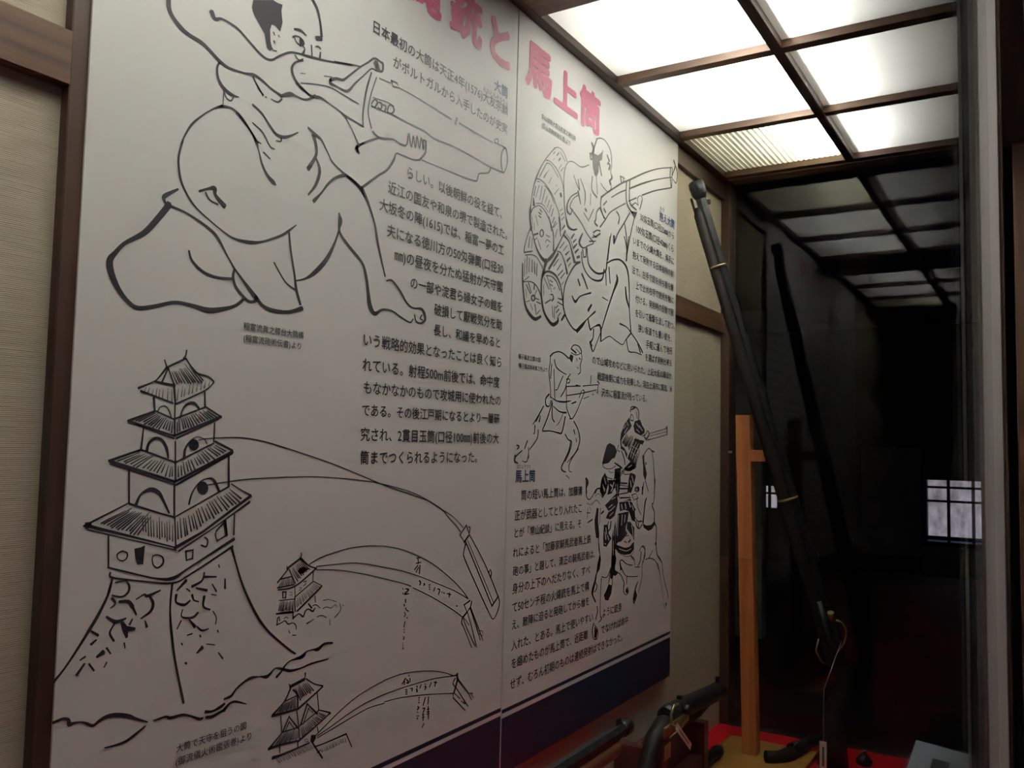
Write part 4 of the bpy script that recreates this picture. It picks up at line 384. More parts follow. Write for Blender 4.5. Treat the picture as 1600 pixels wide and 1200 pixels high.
'mounted warrior with attendant': 's22244,961,46 22292,1067,30 22497,1107,30 22760,1046,34 22843,902,42 22794,752,40|F22243,1002 22497,1101 22654,1083 22499,1034 22345,996|s22657,957,30 22714,791,30|s22297,880,39 22250,733,32 22455,720,26 22411,843,24 22297,880,16|F22172,793 21852,597 21639,349 21594,207 21669,147 21861,292 22257,486 22356,571 22252,651|F22559,702 22927,757 23092,592 23268,490 23260,383 22992,303 22568,389 22460,553|l22026,340,18 21739,94,42|l22066,301,18 21785,64,42|l22103,264,18 21859,62,42|l22172,249,18 21885,14,42|l22301,290,18 21940,-2,42|l22376,289,18 22013,-2,42|l22461,273,18 22122,6,42|l22456,210,18 22143,-35,42|l22548,193,18 22180,-90,42|l22664,240,18 22298,-40,42|l22731,212,18 22367,-63,42|l22839,224,18 22409,-98,42|s21619,187,58 21648,26,58|F22572,222 23049,166 22894,-26 22791,-131 22595,-631 22339,-669 22086,-645 22033,-542 22282,-421 22077,-338 22175,-216 22373,-50|F21623,26 21871,-53 22074,-216 22027,-338 21873,-135 21626,-75|s21677,-135,31 21879,-358,44 21935,-582,39|F20936,74 20754,17 20603,-217 20484,-448 20544,-483 20882,-451 21110,-335 21251,-325 21397,-136 21241,2|s20521,-468,32 20568,-555,20 20841,-607,16 21118,-591,15 21304,-534,24|s21479,24,27 21434,-96,26 21580,-156,21|s21255,-454,32 21543,-537,46 21739,-599,33|s20663,-721,18 20802,-821,18 21126,-877,18|s20888,-647,13 21028,-708,14 21214,-691,12|F20662,-701 20478,-833 20384,-1079 20455,-1216 20724,-1226 20876,-998 20803,-860|F21259,-613 21689,-579 21621,-718 21267,-890 21130,-1005 21242,-830|s22282,-442,23 21789,-661,26 21130,-1005,26|s22359,-463,23 21888,-672,23 21224,-1027,23|F21837,-621 22284,-504 22591,-486 22543,-631 22289,-693 22037,-685|s21740,-660,25 21891,-763,20 22291,-771,18|F21311,-772 21620,-698 21651,-939 21564,-1257 21372,-1250|s21604,-978,20 22096,-1012,20|s21558,-1057,20 22149,-1095,16|s21561,-1157,20 22201,-1178,16|s23591,368,16 24989,567,21|s23649,304,13 24991,465,14|s23375,171,18 24220,271,18 24993,374,21|s24988,589,73 25005,374,49|s24939,595,56 25001,578,56|s23100,294,23 23316,341,34 23478,452,26 23592,347,51 23374,214,47 23263,276,53|s23485,194,26 23763,220,18 23990,245,13|F22968,186 23266,159 23106,40 22945,80|s22789,-47,29 22897,-131,32 22745,-383,38 22646,-590,48|s23275,-215,38 23383,-129,31 23602,-53,26 23828,-128,35 24000,-149,36|s23828,-128,32 23950,-476,33 24049,-1022,46 24029,-1348,34|s24048,-979,66 24067,-1045,77|F23114,-257 23248,-215 23282,-471 23465,-793 23350,-983 23193,-809 23176,-576|s23350,-983,40 23577,-1289,27|s23242,-1022,42 23141,-1315,63|s23364,-461,47 23392,-504,56|s19564,-831,60 19672,-926,83 19592,-1054,58 19617,-1185,41|s22610,-1171,31 22739,-1134,25 22898,-1181,53 22742,-1238,21 22610,-1171,29|F22290,-730 22599,-777 22679,-841 22555,-1045 22356,-1286 22103,-1256 22193,-871|s20105,-1203,45 20232,-1103,36 20408,-1118,23|w21782,473,21 21952,580,18|w21859,353,23 22054,501,20|w22000,663,23 22103,564,23|w22665,643,19 22880,523,23|w22878,586,21 23096,443,21|w22670,475,16 22883,396,17|w22522,159,18 22271,-51,24 22175,-216,22|w22679,119,18 22426,-91,24 22278,-298,22|w22838,79,19 22582,-132,24 22407,-340,21|w22999,39,19 22688,-215,24 22538,-444,23|w22269,32,12 22790,-89,12|w22223,-133,12 22637,-257,12|w22134,-584,19 22386,-525,17|w22081,-461,35 21885,-561,41|w20622,-836,23 20716,-993,24|w20538,-1027,16 20676,-1147,19|w22395,-835,35 22502,-1002,31|w22296,-956,34 22352,-1122,34|s20902,-1096,25 21134,-1143,40 21320,-1089,24|s19586,-865,50 19598,-1237,31 19748,-1358,23 19936,-1287,25 20145,-1125,31 20363,-1095,29|s20108,-1294,15 20279,-1225,12 20548,-1351,15|s19901,-1511,18 20154,-1391,15 20375,-1496,17|s19647,-1442,16 19815,-1488,11 19941,-1438,15|s19654,-1684,22 19822,-1693,15|s19693,-1575,17 19659,-1832,17|s19775,-1523,13 19862,-1621,13|s19704,-1927,26 19955,-1869,35|F20203,-1582 20313,-1607 20293,-1947 20378,-2295 20337,-2386 20184,-2336 20112,-2105 20084,-1896|s20423,-1613,27 20370,-2028,22|s20337,-2386,30 20369,-2692,25 20436,-2755,18|F20437,-2764 20494,-2912 20427,-3161 20261,-3142 20332,-2934|F20445,-886 20804,-895 20746,-1223 20548,-1351 20365,-1171|F20850,-896 21363,-909 21319,-1047 21091,-1256 20816,-1284 20902,-1112|F21363,-909 21602,-915 21509,-1032 21568,-1393 21422,-1308 21322,-1146|F20688,-1549 21420,-1248 21499,-1510 21296,-1855 21019,-1936 20743,-1880 20920,-1716|s20603,-1699,51 20471,-1749,41|s20929,-1989,28 20839,-2060,26 20660,-2086,17|F20636,-2046 20885,-2063 20938,-2300 21126,-2431 20811,-2627 20630,-2592 20602,-2389|s21067,-1998,46 21025,-2151,51 20936,-2222,35|F21147,-2355 21370,-1978 21337,-3271 21127,-3248|F21508,-1808 22218,-1788 22126,-2067 22006,-2220 22183,-2354 21988,-2460 21746,-2561 21506,-2580 21367,-2686 21359,-2410|F22126,-2067 22327,-2080 22613,-2263 22597,-2632 22439,-2455 22234,-2358 22081,-2266|F21365,-2608 21750,-2701 22144,-2736 22598,-2653 22603,-2859 22351,-2958 21952,-2949 21562,-2852 21368,-2726|s21987,-2440,20 22236,-2450,23 22340,-2570,58 22141,-2634,29 21942,-2577,26|s21557,-1014,20 22097,-1029,20|s21608,-1135,20 22150,-1153,20|s21565,-1294,24 22154,-1275,25|s21616,-1395,36 22309,-1414,29|F21571,-1513 22310,-1445 22625,-1727 22661,-2101 22428,-2045 22218,-1788 21918,-1731 21626,-1755|s22611,-1230,36 22740,-1172,25 22910,-1220,51 22769,-1277,21 22611,-1230,24|l22409,-1346,22 22718,-1317,18 22826,-1446,35 22567,-1501,18 22409,-1346,30|s22363,-1529,44 22520,-1681,27 22678,-1772,29|s22825,-1425,26 22778,-1631,24 23050,-1917,24|s24077,-976,57 24006,-1583,33 23867,-1684,45 24042,-1910,42 24060,-2193,53 24226,-2399,44 24207,-2832,46 24302,-3167,36 24658,-3421,27|s24150,-2817,59 24168,-2851,69|s23138,-1164,54 23142,-1333,75|s23472,-1473,26 23365,-1575,72 23290,-1847,54 23216,-2138,86|s22631,-1955,25 22843,-2092,28 23108,-2110,42|F23164,-2176 23491,-2262 23824,-2263 24048,-2170 24119,-2261 23884,-2396 23606,-2423 23275,-2310|s22713,-2105,57 22768,-2233,42 22954,-2308,30 23138,-2216,40|s22870,-2136,36 22900,-2263,41|s22970,-2934,31 23127,-2823,19 23343,-2842,22 23374,-2993,33 23246,-3274,31|s23104,-2967,37 23031,-3231,40 22876,-3339,27|s22668,-3347,18 23035,-3387,19|s23407,-3227,18 23736,-3208,19 24191,-3351,21 24370,-3586,27|s21664,-3080,20 21809,-3065,19 22158,-3221,19 22512,-3279,20|s21665,-3110,54 21728,-3305,63|s23955,-3004,24 23680,-3192,24|s22378,-3001,19 22611,-3126,25 22667,-3296,29|w20537,-1004,24 20632,-1181,24|w20991,-1017,22 21133,-1100,40 21043,-1195,26|w21223,-965,28 21132,-1080,28|w20917,-1619,19 21146,-1552,22|w20830,-1731,16 21057,-1685,22 21288,-1599,21|w20970,-1836,21 21199,-1751,18|w21096,-1413,18 21328,-1364,18|w20751,-2131,30 20801,-2289,30|w20709,-2244,30 20760,-2421,38|w20848,-2331,21 20943,-2455,29|w20696,-2530,17 20764,-2555,17|w21718,-1580,40 21770,-1703,36|w21963,-1572,41 22016,-1696,36|w22211,-1543,36 22316,-1670,32|w22416,-1634,28 22522,-1763,28|w21533,-1869,29 21492,-2105,34 21477,-2380,29|w21775,-1863,29 21733,-2121,29|w21971,-1875,29 21927,-2054,29|w22406,-2167,27 22487,-2336,34 22518,-2544,30|w21554,-2584,30 21749,-2681,30 22045,-2737,32 22344,-2713,33 22545,-2587,32|w22032,-2262,53 22235,-2399,72 22391,-2554,57|w22089,-2529,87 22141,-2634,79|w21607,-2747,12 22048,-2848,14 22398,-2819,13|w21258,-2167,24 21240,-2362,28|w21221,-2517,23 21223,-2869,23|w21716,-1500,14 22110,-1497,16 22414,-1532,14|w21437,-1030,19 21459,-1270,19|s21326,-2879,39 21400,-3004,47 21334,-3173,46|s21513,-2818,13 21953,-2979,12 22352,-2998,13 22605,-2920,14|s20361,-2515,27 20416,-2763,27|F20416,-2773 20501,-2914 20414,-3168 20245,-3274 20221,-3247 20284,-3013|s20231,-3269,64 20158,-3440,80 20028,-3663,101 20055,-3786,52 20197,-3945,46|s20205,-3466,23 20279,-3596,38 20144,-3698,29|s20552,-3363,24 20793,-3416,17 20937,-3371,30 21079,-3201,35|s20530,-3405,29 20493,-3745,24 20487,-4309,28 20576,-4424,33 20400,-4496,19|s20294,-4079,26 20335,-4205,38 20234,-4390,36|s20122,-4471,36 20037,-4635,41 20111,-4846,23 20319,-4883,29 20359,-4690,29 20170,-4519,20|F20171,-4559 20350,-4688 20282,-4876 20157,-4834|F20969,-3601 21192,-3671 21149,-3873 20957,-4028 20762,-3984 20686,-3852 20851,-3730|s21081,-3263,49 20968,-3581,29|s21221,-3300,30 21192,-3671,30|F21150,-2583 21371,-2602 21357,-3315 21197,-3505 21063,-3468 21104,-3203|F21330,-3249 21536,-3398 21361,-3452 21258,-3387|s21433,-3324,22 21744,-3465,26 21904,-3633,34 21970,-3726,29|s21683,-3161,56 21791,-3300,40 22112,-3529,20 22879,-3630,20|s21656,-3105,25 21784,-3069,19 22103,-3205,18 22510,-3281,22|s22139,-3532,32 22118,-3745,32|s21934,-3743,52 21939,-3936,35 22100,-4032,17 22242,-3976,42 22185,-3839,28|F22110,-3830 22242,-3955 22152,-4007 22045,-3950|s22367,-3015,15 22589,-3147,18|s23141,-2823,22 23345,-2908,31 23380,-3115,29 23183,-3319,28 23164,-3697,29 22947,-4070,32|s22884,-3796,32 22747,-3911,61 22589,-4197,56 22648,-4332,35 22837,-4143,38|F22721,-3952 22848,-4145 22703,-4322 22590,-4219|s24280,-3156,22 24662,-3429,39 24798,-3844,33 25132,-4359,38 25202,-4559,36|s24349,-3442,40 24445,-3593,43 24610,-3939,23 24814,-4529,23|s24817,-4646,28 24948,-4819,16 25062,-4693,45|F24945,-4653 25087,-4685 24999,-4779|s23440,-3211,18 23795,-3219,18 24099,-3301,23 24381,-3481,24',
}
TEXT_LEFT = [
    ('日本最初の大筒は天正4年(1576)大友宗麟', 1.1118, 1.5538, 0.7155),
    ('がポルトガルから入手したのが史実', 1.1675, 1.554, 0.6766),
    ('らしい。以後朝鮮の役を経て、', 1.2163, 1.5394, 0.4889),
    ('近江の国友や和泉の堺で製造された。', 1.164, 1.5618, 0.4478),
    ('大坂冬の陣(1615)では、稲富一夢の工', 1.1424, 1.5504, 0.4096),
    ('夫になる徳川方の50匁弾筒(口径30', 1.1643, 1.5494, 0.3683),
    ('㎜)の昼夜を分たぬ猛射が天守閣', 1.1872, 1.5484, 0.3294),
    ('の一部や淀君ら婦女子の館を', 1.2347, 1.5488, 0.2893),
    ('破損して厭戦気分を助', 1.3084, 1.549, 0.2507),
    ('長し、和議を早めると', 1.3091, 1.543, 0.2118),
    ('いう戦略的効果となったことは良く知ら', 1.1129, 1.5498, 0.1712),
    ('れている。射程500m前後では、命中度', 1.1119, 1.5438, 0.1284),
    ('もなかなかのもので攻城用に使われたの', 1.1169, 1.5504, 0.0902),
    ('である。その後江戸期になるとより一層研', 1.1139, 1.547, 0.0516),
    ('究され、2貫目玉筒(口径100㎜)前後の大', 1.1127, 1.5462, 0.0089),
    ('筒までつくられるようになった。', 1.1129, 1.4656, -0.0284),
]
CAPTION_LEFT = [
    ('稲富流眞之膝台大筒構', 0.8544, 0.9734, 0.1613),
    ('(稲富流砲術伝書)より', 0.8554, 0.9688, 0.1429),
    ('大筒で天守を狙うの図', 0.7721, 0.8894, -0.4082),
    ('(御流儀火術鑑張巻)より', 0.7722, 0.8997, -0.4261),
    ('おおともそうりん', 1.4577, 1.5558, 0.7331),
]
HEAD_LEFT = [
    ('大筒', 1.4984, 1.5523, 0.7568),
]
TEXT_RIGHT = [
    ('30匁玉筒(口径25㎜)から', 2.2783, 2.5441, 0.6564),
    ('100匁玉筒(口径40㎜)くら', 2.2519, 2.5411, 0.6151),
    ('いまでの火縄大筒を、両手に', 2.2302, 2.5453, 0.5782),
    ('抱えて発射する日本独特の射', 2.227, 2.5428, 0.5375),
    ('法で、左手で銃を持ち腰を腹', 2.2236, 2.5438, 0.4941),
    ('上で止め右手で銃尻を軸に', 2.2515, 2.5446, 0.4546),
    ('付ける。発射時の反動で腕', 2.2503, 2.5454, 0.4164),
    ('を引いて衝撃を流して射つ。', 2.2513, 2.5545, 0.3758),
    ('狭い坂道でも重い銃を、', 2.2728, 2.5309, 0.3349),
    ('手軽に運んで地形', 2.3296, 2.5403, 0.2954),
    ('を選ばず発射出来る', 2.3258, 2.5325, 0.2574),
    ('ので山城攻めなどに用いられた。上記大坂の陣ほか、', 1.9818, 2.5426, 0.2175),
    ('戦国後期に威力を発揮した。現在土浦市に関流、米', 2.0128, 2.5396, 0.178),
    ('沢市に稲富流が残っている。', 2.0368, 2.3384, 0.1375),
    ('筒の短い馬上筒は、加藤清', 1.6417, 1.9372, -0.1119),
    ('正が武器としてとり入れたこ', 1.6164, 1.9354, -0.1544),
    ('とが「常山紀談」に見える。そ', 1.6171, 1.9335, -0.1923),
    ('れによると「加藤家騎馬武者馬上鉄', 1.6123, 1.9892, -0.2341),
    ('砲の事」と題して、清正の騎馬武者は、', 1.6138, 2.0124, -0.2736),
    ('身分の上下のへだたりなく、すべ', 1.6127, 1.9862, -0.3104),
    ('て50センチ程の火縄銃を馬上で構', 1.6142, 1.9821, -0.35),
    ('え、敵陣に迫ると発砲してから槍を', 1.6143, 1.9833, -0.3869),
    ('入れた、とある。馬上で使いやすい', 1.6138, 2.0062, -0.4303),
    ('ように銃身', 2.0619, 2.181, -0.4303),
    ('を縮めたものが馬上筒で、近距離', 1.6153, 1.9787, -0.4682),
    ('でなければ命中', 2.0555, 2.2242, -0.4713),
    ('せず、むろん初期のものは連続発射はできなかった。', 1.6113, 2.1875, -0.5109),
]
CAPTION_RIGHT = [
    ('荻山流抱大筒五町放之秘伝図', 1.7013, 1.8718, 0.7574),
    ('(荻山流砲術秘伝書)より', 1.7022, 1.8452, 0.7356),
    ('種子島流立膝の図', 1.6183, 1.7162, 0.1916),
    ('(種子島流鉄砲書之内)より', 1.6191, 1.7498, 0.1708),
    ('か', 2.4276, 2.443, 0.7177),
    ('か', 2.4481, 2.4638, 0.7197),
    ('ばじょうづつ', 1.6238, 1.679, -0.0495),
]
HEAD_RIGHT = [
    ('抱え大筒', 2.423, 2.5477, 0.6951),
    ('馬上筒', 1.6155, 1.7026, -0.0704),
]
TITLE_LEFT = [('火', 1.045, 1.168, 0.806, 0.915), ('縄', 1.186, 1.308, 0.806, 0.915), ('銃', 1.3314, 1.4497, 0.806, 0.915), ('と', 1.4778, 1.5594, 0.806, 0.905)]
TITLE_RIGHT = [('馬', 1.625, 1.7474, 0.806, 0.915), ('上', 1.7567, 1.8818, 0.808, 0.908), ('筒', 1.8899, 2.0116, 0.802, 0.912)]


def catmull(P, n):
    if len(P) < 3: return P
    Q = []
    for i in range(len(P) - 1):
        p0, p1, p2, p3 = P[max(i - 1, 0)], P[i], P[i + 1], P[min(i + 2, len(P) - 1)]
        for k in range(n):
            t = k / n
            Q.append(tuple(0.5 * ((2 * b) + (-a + c) * t + (2 * a - 5 * b + 4 * c - d) * t * t + (-a + 3 * b - 3 * c + d) * t ** 3)
                           for a, b, c, d in zip(p0, p1, p2, p3)))
    Q.append(P[-1])
    return Q

def drawing(data, y, name, parent, ink=None):
    """ink lines as thin flat ribbons lying on the board face"""
    vs, fs, white = [], [], []
    for rec in data.split('|'):
        kind, rec = rec[0], rec[1:]
        if kind == 'w': white.append('s' + rec); continue
        P = [tuple(int(c) / 1e4 for c in t.split(',')) for t in rec.split()]
        if kind != 'F': P = [(a, b, w * 1.22) for a, b, w in P]
        if kind == 'F':
            base = len(vs)
            ring = [(a, y, b) for a, b in P]
            for tri in tessellate_polygon([[Vector((a, b, 0)) for a, b in P]]):
                fs.append(tuple(base + i for i in tri))
            vs += ring
            continue
        if kind == 's': P = catmull(P, 5)
        n = len(P); base = len(vs)
        for i, (a, b, w) in enumerate(P):
            q, r = P[max(i - 1, 0)], P[min(i + 1, n - 1)]
            tx, tz = r[0] - q[0], r[1] - q[1]; l = math.hypot(tx, tz) or 1.0
            tx, tz = tx / l, tz / l
            h = max(w, 0.0004) / 2
            ex = (-h * .6 if i == 0 else h * .6 if i == n - 1 else 0)
            vs += [(a - tz * h + tx * ex, y, b + tx * h + tz * ex), (a + tz * h + tx * ex, y, b - tx * h + tz * ex)]
        for i in range(n - 1):
            fs.append((base + 2 * i, base + 2 * i + 1, base + 2 * i + 3, base + 2 * i + 2))
            y -= 0
        # round the ends and joints
        for i in ([0, n - 1] if kind == 's' else range(n)):
            a, b, w = P[i]; h = w / 2 * .98
            c0 = len(vs)
            vs += [(a + h * math.cos(k * math.pi / 3), y - 0.00002, b + h * math.sin(k * math.pi / 3)) for k in range(6)]
            fs.append(tuple(range(c0, c0 + 6)))
    me = bpy.data.meshes.new(name); me.from_pydata(vs, [], fs)
    o = link(name, me, ink or INK); o.parent = parent
    if white: tag(drawing('|'.join(white), y - .0003, 'reserved_white_line', parent, BOARD), kind='stuff')
    return o

def text_mesh(s, bold):
    cu = bpy.data.curves.new('t', 'FONT'); cu.body = s; cu.size = 1.0; cu.resolution_u = 2
    ob = bpy.data.objects.new('t', cu); COL.objects.link(ob)
    bpy.context.view_layer.update()
    dg = bpy.context.evaluated_depsgraph_get()
    me = ob.evaluated_get(dg).to_mesh()
    V = [v.co.copy() for v in me.vertices]; F = [tuple(p.vertices) for p in me.polygons]
    ob.evaluated_get(dg).to_mesh_clear()
    bpy.data.objects.remove(ob); bpy.data.curves.remove(cu)
    if bold:
        k = len(V); W, G = [], []
        for j, (dx, dy) in enumerate(((-bold, 0), (bold, 0), (0, bold), (0, -bold)) if bold < .03 else
                                     ((-bold, 0), (bold, 0), (0, bold), (0, -bold), (bold * .7, bold * .7), (-bold * .7, bold * .7), (bold * .7, -bold * .7), (-bold * .7, -bold * .7), (0, 0))):
            W += [v + Vector((dx, dy, j)) for v in V]; G += [tuple(i + j * k for i in f) for f in F]
        V, F = W, G
    return V, F
def put_text(lines, y, name, m, parent, bold=0.013):
    for s, x0, x1, zc in lines:
        V, F = text_mesh(s, bold)
        a, b = min(v.x for v in V), max(v.x for v in V)
        sx = (x1 - x0) / (b - a)
        lo, hi = min(v.y for v in V), max(v.y for v in V)
        mid = 0.36 if hi - lo < 0.55 else (lo + hi) / 2
        vs = [(x0 + (v.x - a) * sx, y - v.z * 4e-5, zc + (v.y - mid) * sx) for v in V]
        me = bpy.data.meshes.new(name); me.from_pydata(vs, [], F)
        o = link(name, me, m); o.parent = parent
def put_title(chars, y, name, m, parent):
    for c, x0, x1, z0, z1 in chars:
        V, F = text_mesh(c, 0.037)
        a, b = min(v.x for v in V), max(v.x for v in V); lo, hi = min(v.y for v in V), max(v.y for v in V)
        vs = [(x0 + (v.x - a) / (b - a) * (x1 - x0), y - v.z * 4e-5, z0 + (v.y - lo) / (hi - lo) * (z1 - z0)) for v in V]
        me = bpy.data.meshes.new(name); me.from_pydata(vs, [], F)
        o = link(name, me, m); o.parent = parent

def quad(name, pts, y, m, parent):
    me = bpy.data.meshes.new(name); me.from_pydata([(a, y, b) for a, b in pts], [], [(0, 1, 2, 3)])
    o = link(name, me, m); o.parent = parent
    return o
def prism(name, pts, y0, y1, m, parent):
    bm = bmesh.new()
    A = [bm.verts.new((a, y0, b)) for a, b in pts]; B = [bm.verts.new((a, y1, b)) for a, b in pts]
    bm.faces.new(A); bm.faces.new(B[::-1])
    for i in range(len(pts)):
        j = (i + 1) % len(pts); bm.faces.new((A[i], B[i], B[j], A[j]))
    o = done(bm, name, m); o.parent = parent
    return o
YP = -0.020
left = empty('display_board')
tag(left, 'large white board with kneeling gunner and tiered castle drawings, left of the seam', 'board', 'printed boards on the case wall')
prism('board_sheet', [(0.602, -0.689), (1.5757, -0.689), (1.5907, 0.9643), (0.602, 0.9643)], YP, -0.013, BOARD, left)
quad('navy_stripe', [(0.603, -0.5575), (1.5768, -0.5580), (1.5768, -0.5500), (0.603, -0.5490)], YP - .0003, NAVY, left)
quad('navy_band', [(0.603, -0.6888), (1.5756, -0.6888), (1.5767, -0.5665), (0.603, -0.5655)], YP - .0003, NAVY, left)
right = empty('display_board')
tag(right, 'white board with mounted warrior and rope bale drawings, right of the seam', 'board', 'printed boards on the case wall')
prism('board_sheet', [(1.5800, -0.6895), (2.5397, -0.6885), (2.5765, 0.9643), (1.5950, 0.9643)], YP, -0.013, BOARD, right)
quad('navy_stripe', [(1.5812, -0.5640), (2.5393, -0.5640), (2.5393, -0.5560), (1.5812, -0.5560)], YP - .0003, NAVY, right)
quad('navy_band', [(1.5802, -0.6893), (2.5396, -0.6883), (2.5396, -0.5736), (1.5812, -0.5738)], YP - .0003, NAVY, right)
for k, v in DRAW_LEFT.items():
    tag(drawing(v, YP - .0005, 'ink_drawing', left), 'ink line drawing: ' + k)
for k, v in DRAW_RIGHT.items():
    tag(drawing(v, YP - .0005, 'ink_drawing', right), 'ink line drawing: ' + k)
put_text(TEXT_LEFT, YP - .0007, 'text_line', INK, left)
put_text(CAPTION_LEFT, YP - .0007, 'caption_line', INK, left, 0.006)
put_text(HEAD_LEFT, YP - .0007, 'heading_line', NAVYT, left, 0.024)
put_title(TITLE_LEFT, YP - .0006, 'title_letter', ROSE, left)
put_text(TEXT_RIGHT, YP - .0007, 'text_line', INK, right)
put_text(CAPTION_RIGHT, YP - .0007, 'caption_line', INK, right, 0.006)
put_text(HEAD_RIGHT, YP - .0007, 'heading_line', NAVYT, right, 0.024)
put_title(TITLE_RIGHT, YP - .0006, 'title_letter', ROSE, right)

# ---------------------------------------------------------------- long matchlock gun leaning in the corner
Mz = Vector((2.605, -0.060, 0.842)); Lk = Vector((2.850, -0.418, -0.556))
ax = (Mz - Lk).normalized()
side = Vector((0, 0, 1)).cross(ax).normalized()          # roughly across
back = Vector((-0.60, 0.80, 0)); back = (back - ax * back.dot(ax)).normalized()   # side of the wooden stock
front = -back
gun = empty('long_matchlock_gun', (2.862, -0.42, FLOOR)); tag(gun, 'long dark matchlock gun leaning from floor against the wall beside the end glass', 'gun')
def gpos(t, off=0.0, s=0.0):  # t metres up from the lock
    return Lk + ax * t + front * off + ax.cross(front) * s
LEN = (Mz - Lk).length
tube('barrel', [gpos(-0.05, .010), gpos(0.25, .009), gpos(0.9, .008), gpos(LEN - .055, .008)], [0.0225, 0.0205, 0.0185, 0.0165], IRON, gun, 8, up=front, smooth=False)
tube('muzzle_ring', [gpos(LEN - .060, .008), gpos(LEN - .045, .008), gpos(LEN - .02, .008), gpos(LEN - .005, .008), gpos(LEN, .008)],
     [0.0165, 0.024, 0.026, 0.024, 0.018], IRON, gun, 12, up=front)
tube('bore', [gpos(LEN - .01, .008), gpos(LEN + .0006, .008)], 0.010, DARK, gun, 12, up=front)
# stock: forearm below the barrel, then the curving grip down to the floor
B = Vector((2.865, -0.425, FLOOR + 0.002))
tube('stock', [gpos(LEN - .085, -.010), gpos(LEN - .11, -.013), gpos(0.8, -.014), gpos(0.3, -.014), gpos(0.05, -.010), gpos(-.08, -.004),
               gpos(-.17, .004), (2.866, -.425, -.80), (2.866, -.425, -.90), B],
     [0.010, 0.017, 0.019, 0.022, 0.027, 0.030, 0.027, 0.030, 0.042, 0.048], GUN_WOOD, gun, 14, squash=(1.0, .85), up=front)
tube('ramrod', [gpos(0.5, -.033), gpos(LEN - .05, -.022)], 0.004, GUN_WOOD, gun, 8, up=front)
tube('brass_band', [gpos(LEN - .285, -.003), gpos(LEN - .279, -.003)], 0.0275, BRASS, gun, 16, up=front)
tube('brass_band', [gpos(0.42, -.004), gpos(0.427, -.004)], 0.0325, BRASS, gun, 16, up=front)
bm = bmesh.new()
p = gpos(LEN - .075, .030); add_box(bm, p.x - .004, p.x + .004, p.y - .006, p.y + .006, p.z - .008, p.z + .008)
done(bm, 'front_sight', IRON, gun, bevel=.001)
bm = bmesh.new()
p = gpos(0.22, .034); add_box(bm, p.x - .008, p.x + .008, p.y - .006, p.y + .006, p.z - .012, p.z + .012)
done(bm, 'rear_sight', IRON, gun, bevel=.001)
sd = ax.cross(front).normalized()
if sd.y > 0: sd = -sd
def gp(t, off, s): return Lk + ax * t + front * off + sd * s
tube('lock_plate', [gp(-.10, -.012, .024), gp(.10, -.012, .024)], 0.012, IRON, gun, 8, squash=(1.0, .3), up=front)
tube('serpentine', [gp(-.06, -.004, .030), gp(-.04, .022, .034), gp(-.005, .040, .034), gp(.02, .036, .030), gp(.03, .022, .026)],
     [.0035, .0035, .003, .003, .005], BRASS, gun, 8)
tube('flash_pan', [gp(.035, .010, .020), gp(.060, .010, .030)], 0.010, BRASS, gun, 10)
tube('trigger_guard', [gp(-.10, -.028, 0), gp(-.085, -.052, 0), gp(-.045, -.058, 0), gp(-.015, -.040, 0)], 0.003, BRASS, gun, 8)
# tag tied to the gun
tg = empty('paper_tag', (2.80, -0.40, -0.90)); tag(tg, 'small cream paper tag on white string hanging from the long gun', 'tag')
tube('string', [gp(-.03, .012, .040), (2.79, -.415, -.72), (2.782, -.414, -.875)], 0.0011, STRING, tg, 6)
bm = bmesh.new(); add_box(bm, 2.779, 2.7805, -.4245, -.4045, -.955, -.872); done(bm, 'tag_sheet', PAPER, tg)
bm = bmesh.new(); add_box(bm, 2.7784, 2.779, -.4175, -.4115, -.945, -.888); done(bm, 'written_line', INK, tg)

# ---------------------------------------------------------------- orange wooden gun stand
st = empty('wooden_gun_stand', (2.77, -0.20, FLOOR + .020)); tag(st, 'orange wooden upright stand with a side peg on an ochre base board', 'stand')
def leanbox(bm, x0, x1, yb0, yb1, yt0, yt1, z0, z1):
    v = [bm.verts.new(p) for p in ((x0, yb0, z0), (x1, yb0, z0), (x1, yb1, z0), (x0, yb1, z0), (x0, yt0, z1), (x1, yt0, z1), (x1, yt1, z1), (x0, yt1, z1))]
    for f in ((3, 2, 1, 0), (4, 5, 6, 7), (0, 1, 5, 4), (1, 2, 6, 5), (2, 3, 7, 6), (3, 0, 4, 7)): bm.faces.new([v[i] for i in f])
bm = bmesh.new(); leanbox(bm, 2.748, 2.790, -.224, -.178, -.200, -.154, FLOOR + .020, 0.106); done(bm, 'upright', STAND_W, st, bevel=.0015)
bm = bmesh.new(); add_box(bm, 2.752, 2.784, -.266, -.199, -.0405, -.005); done(bm, 'peg', STAND_W, st, bevel=.002)
bm = bmesh.new(); add_box(bm, 2.46, 2.905, -.372, -.090, FLOOR + .0005, FLOOR + .0195); done(bm, 'base_board', BOARD_W, st, bevel=.002)
bm = bmesh.new(); sweep(bm, [(2.74, -.147, -.012), (2.74, -.135, -.012)], .004, 8); done(bm, 'hook', BRASS, st)

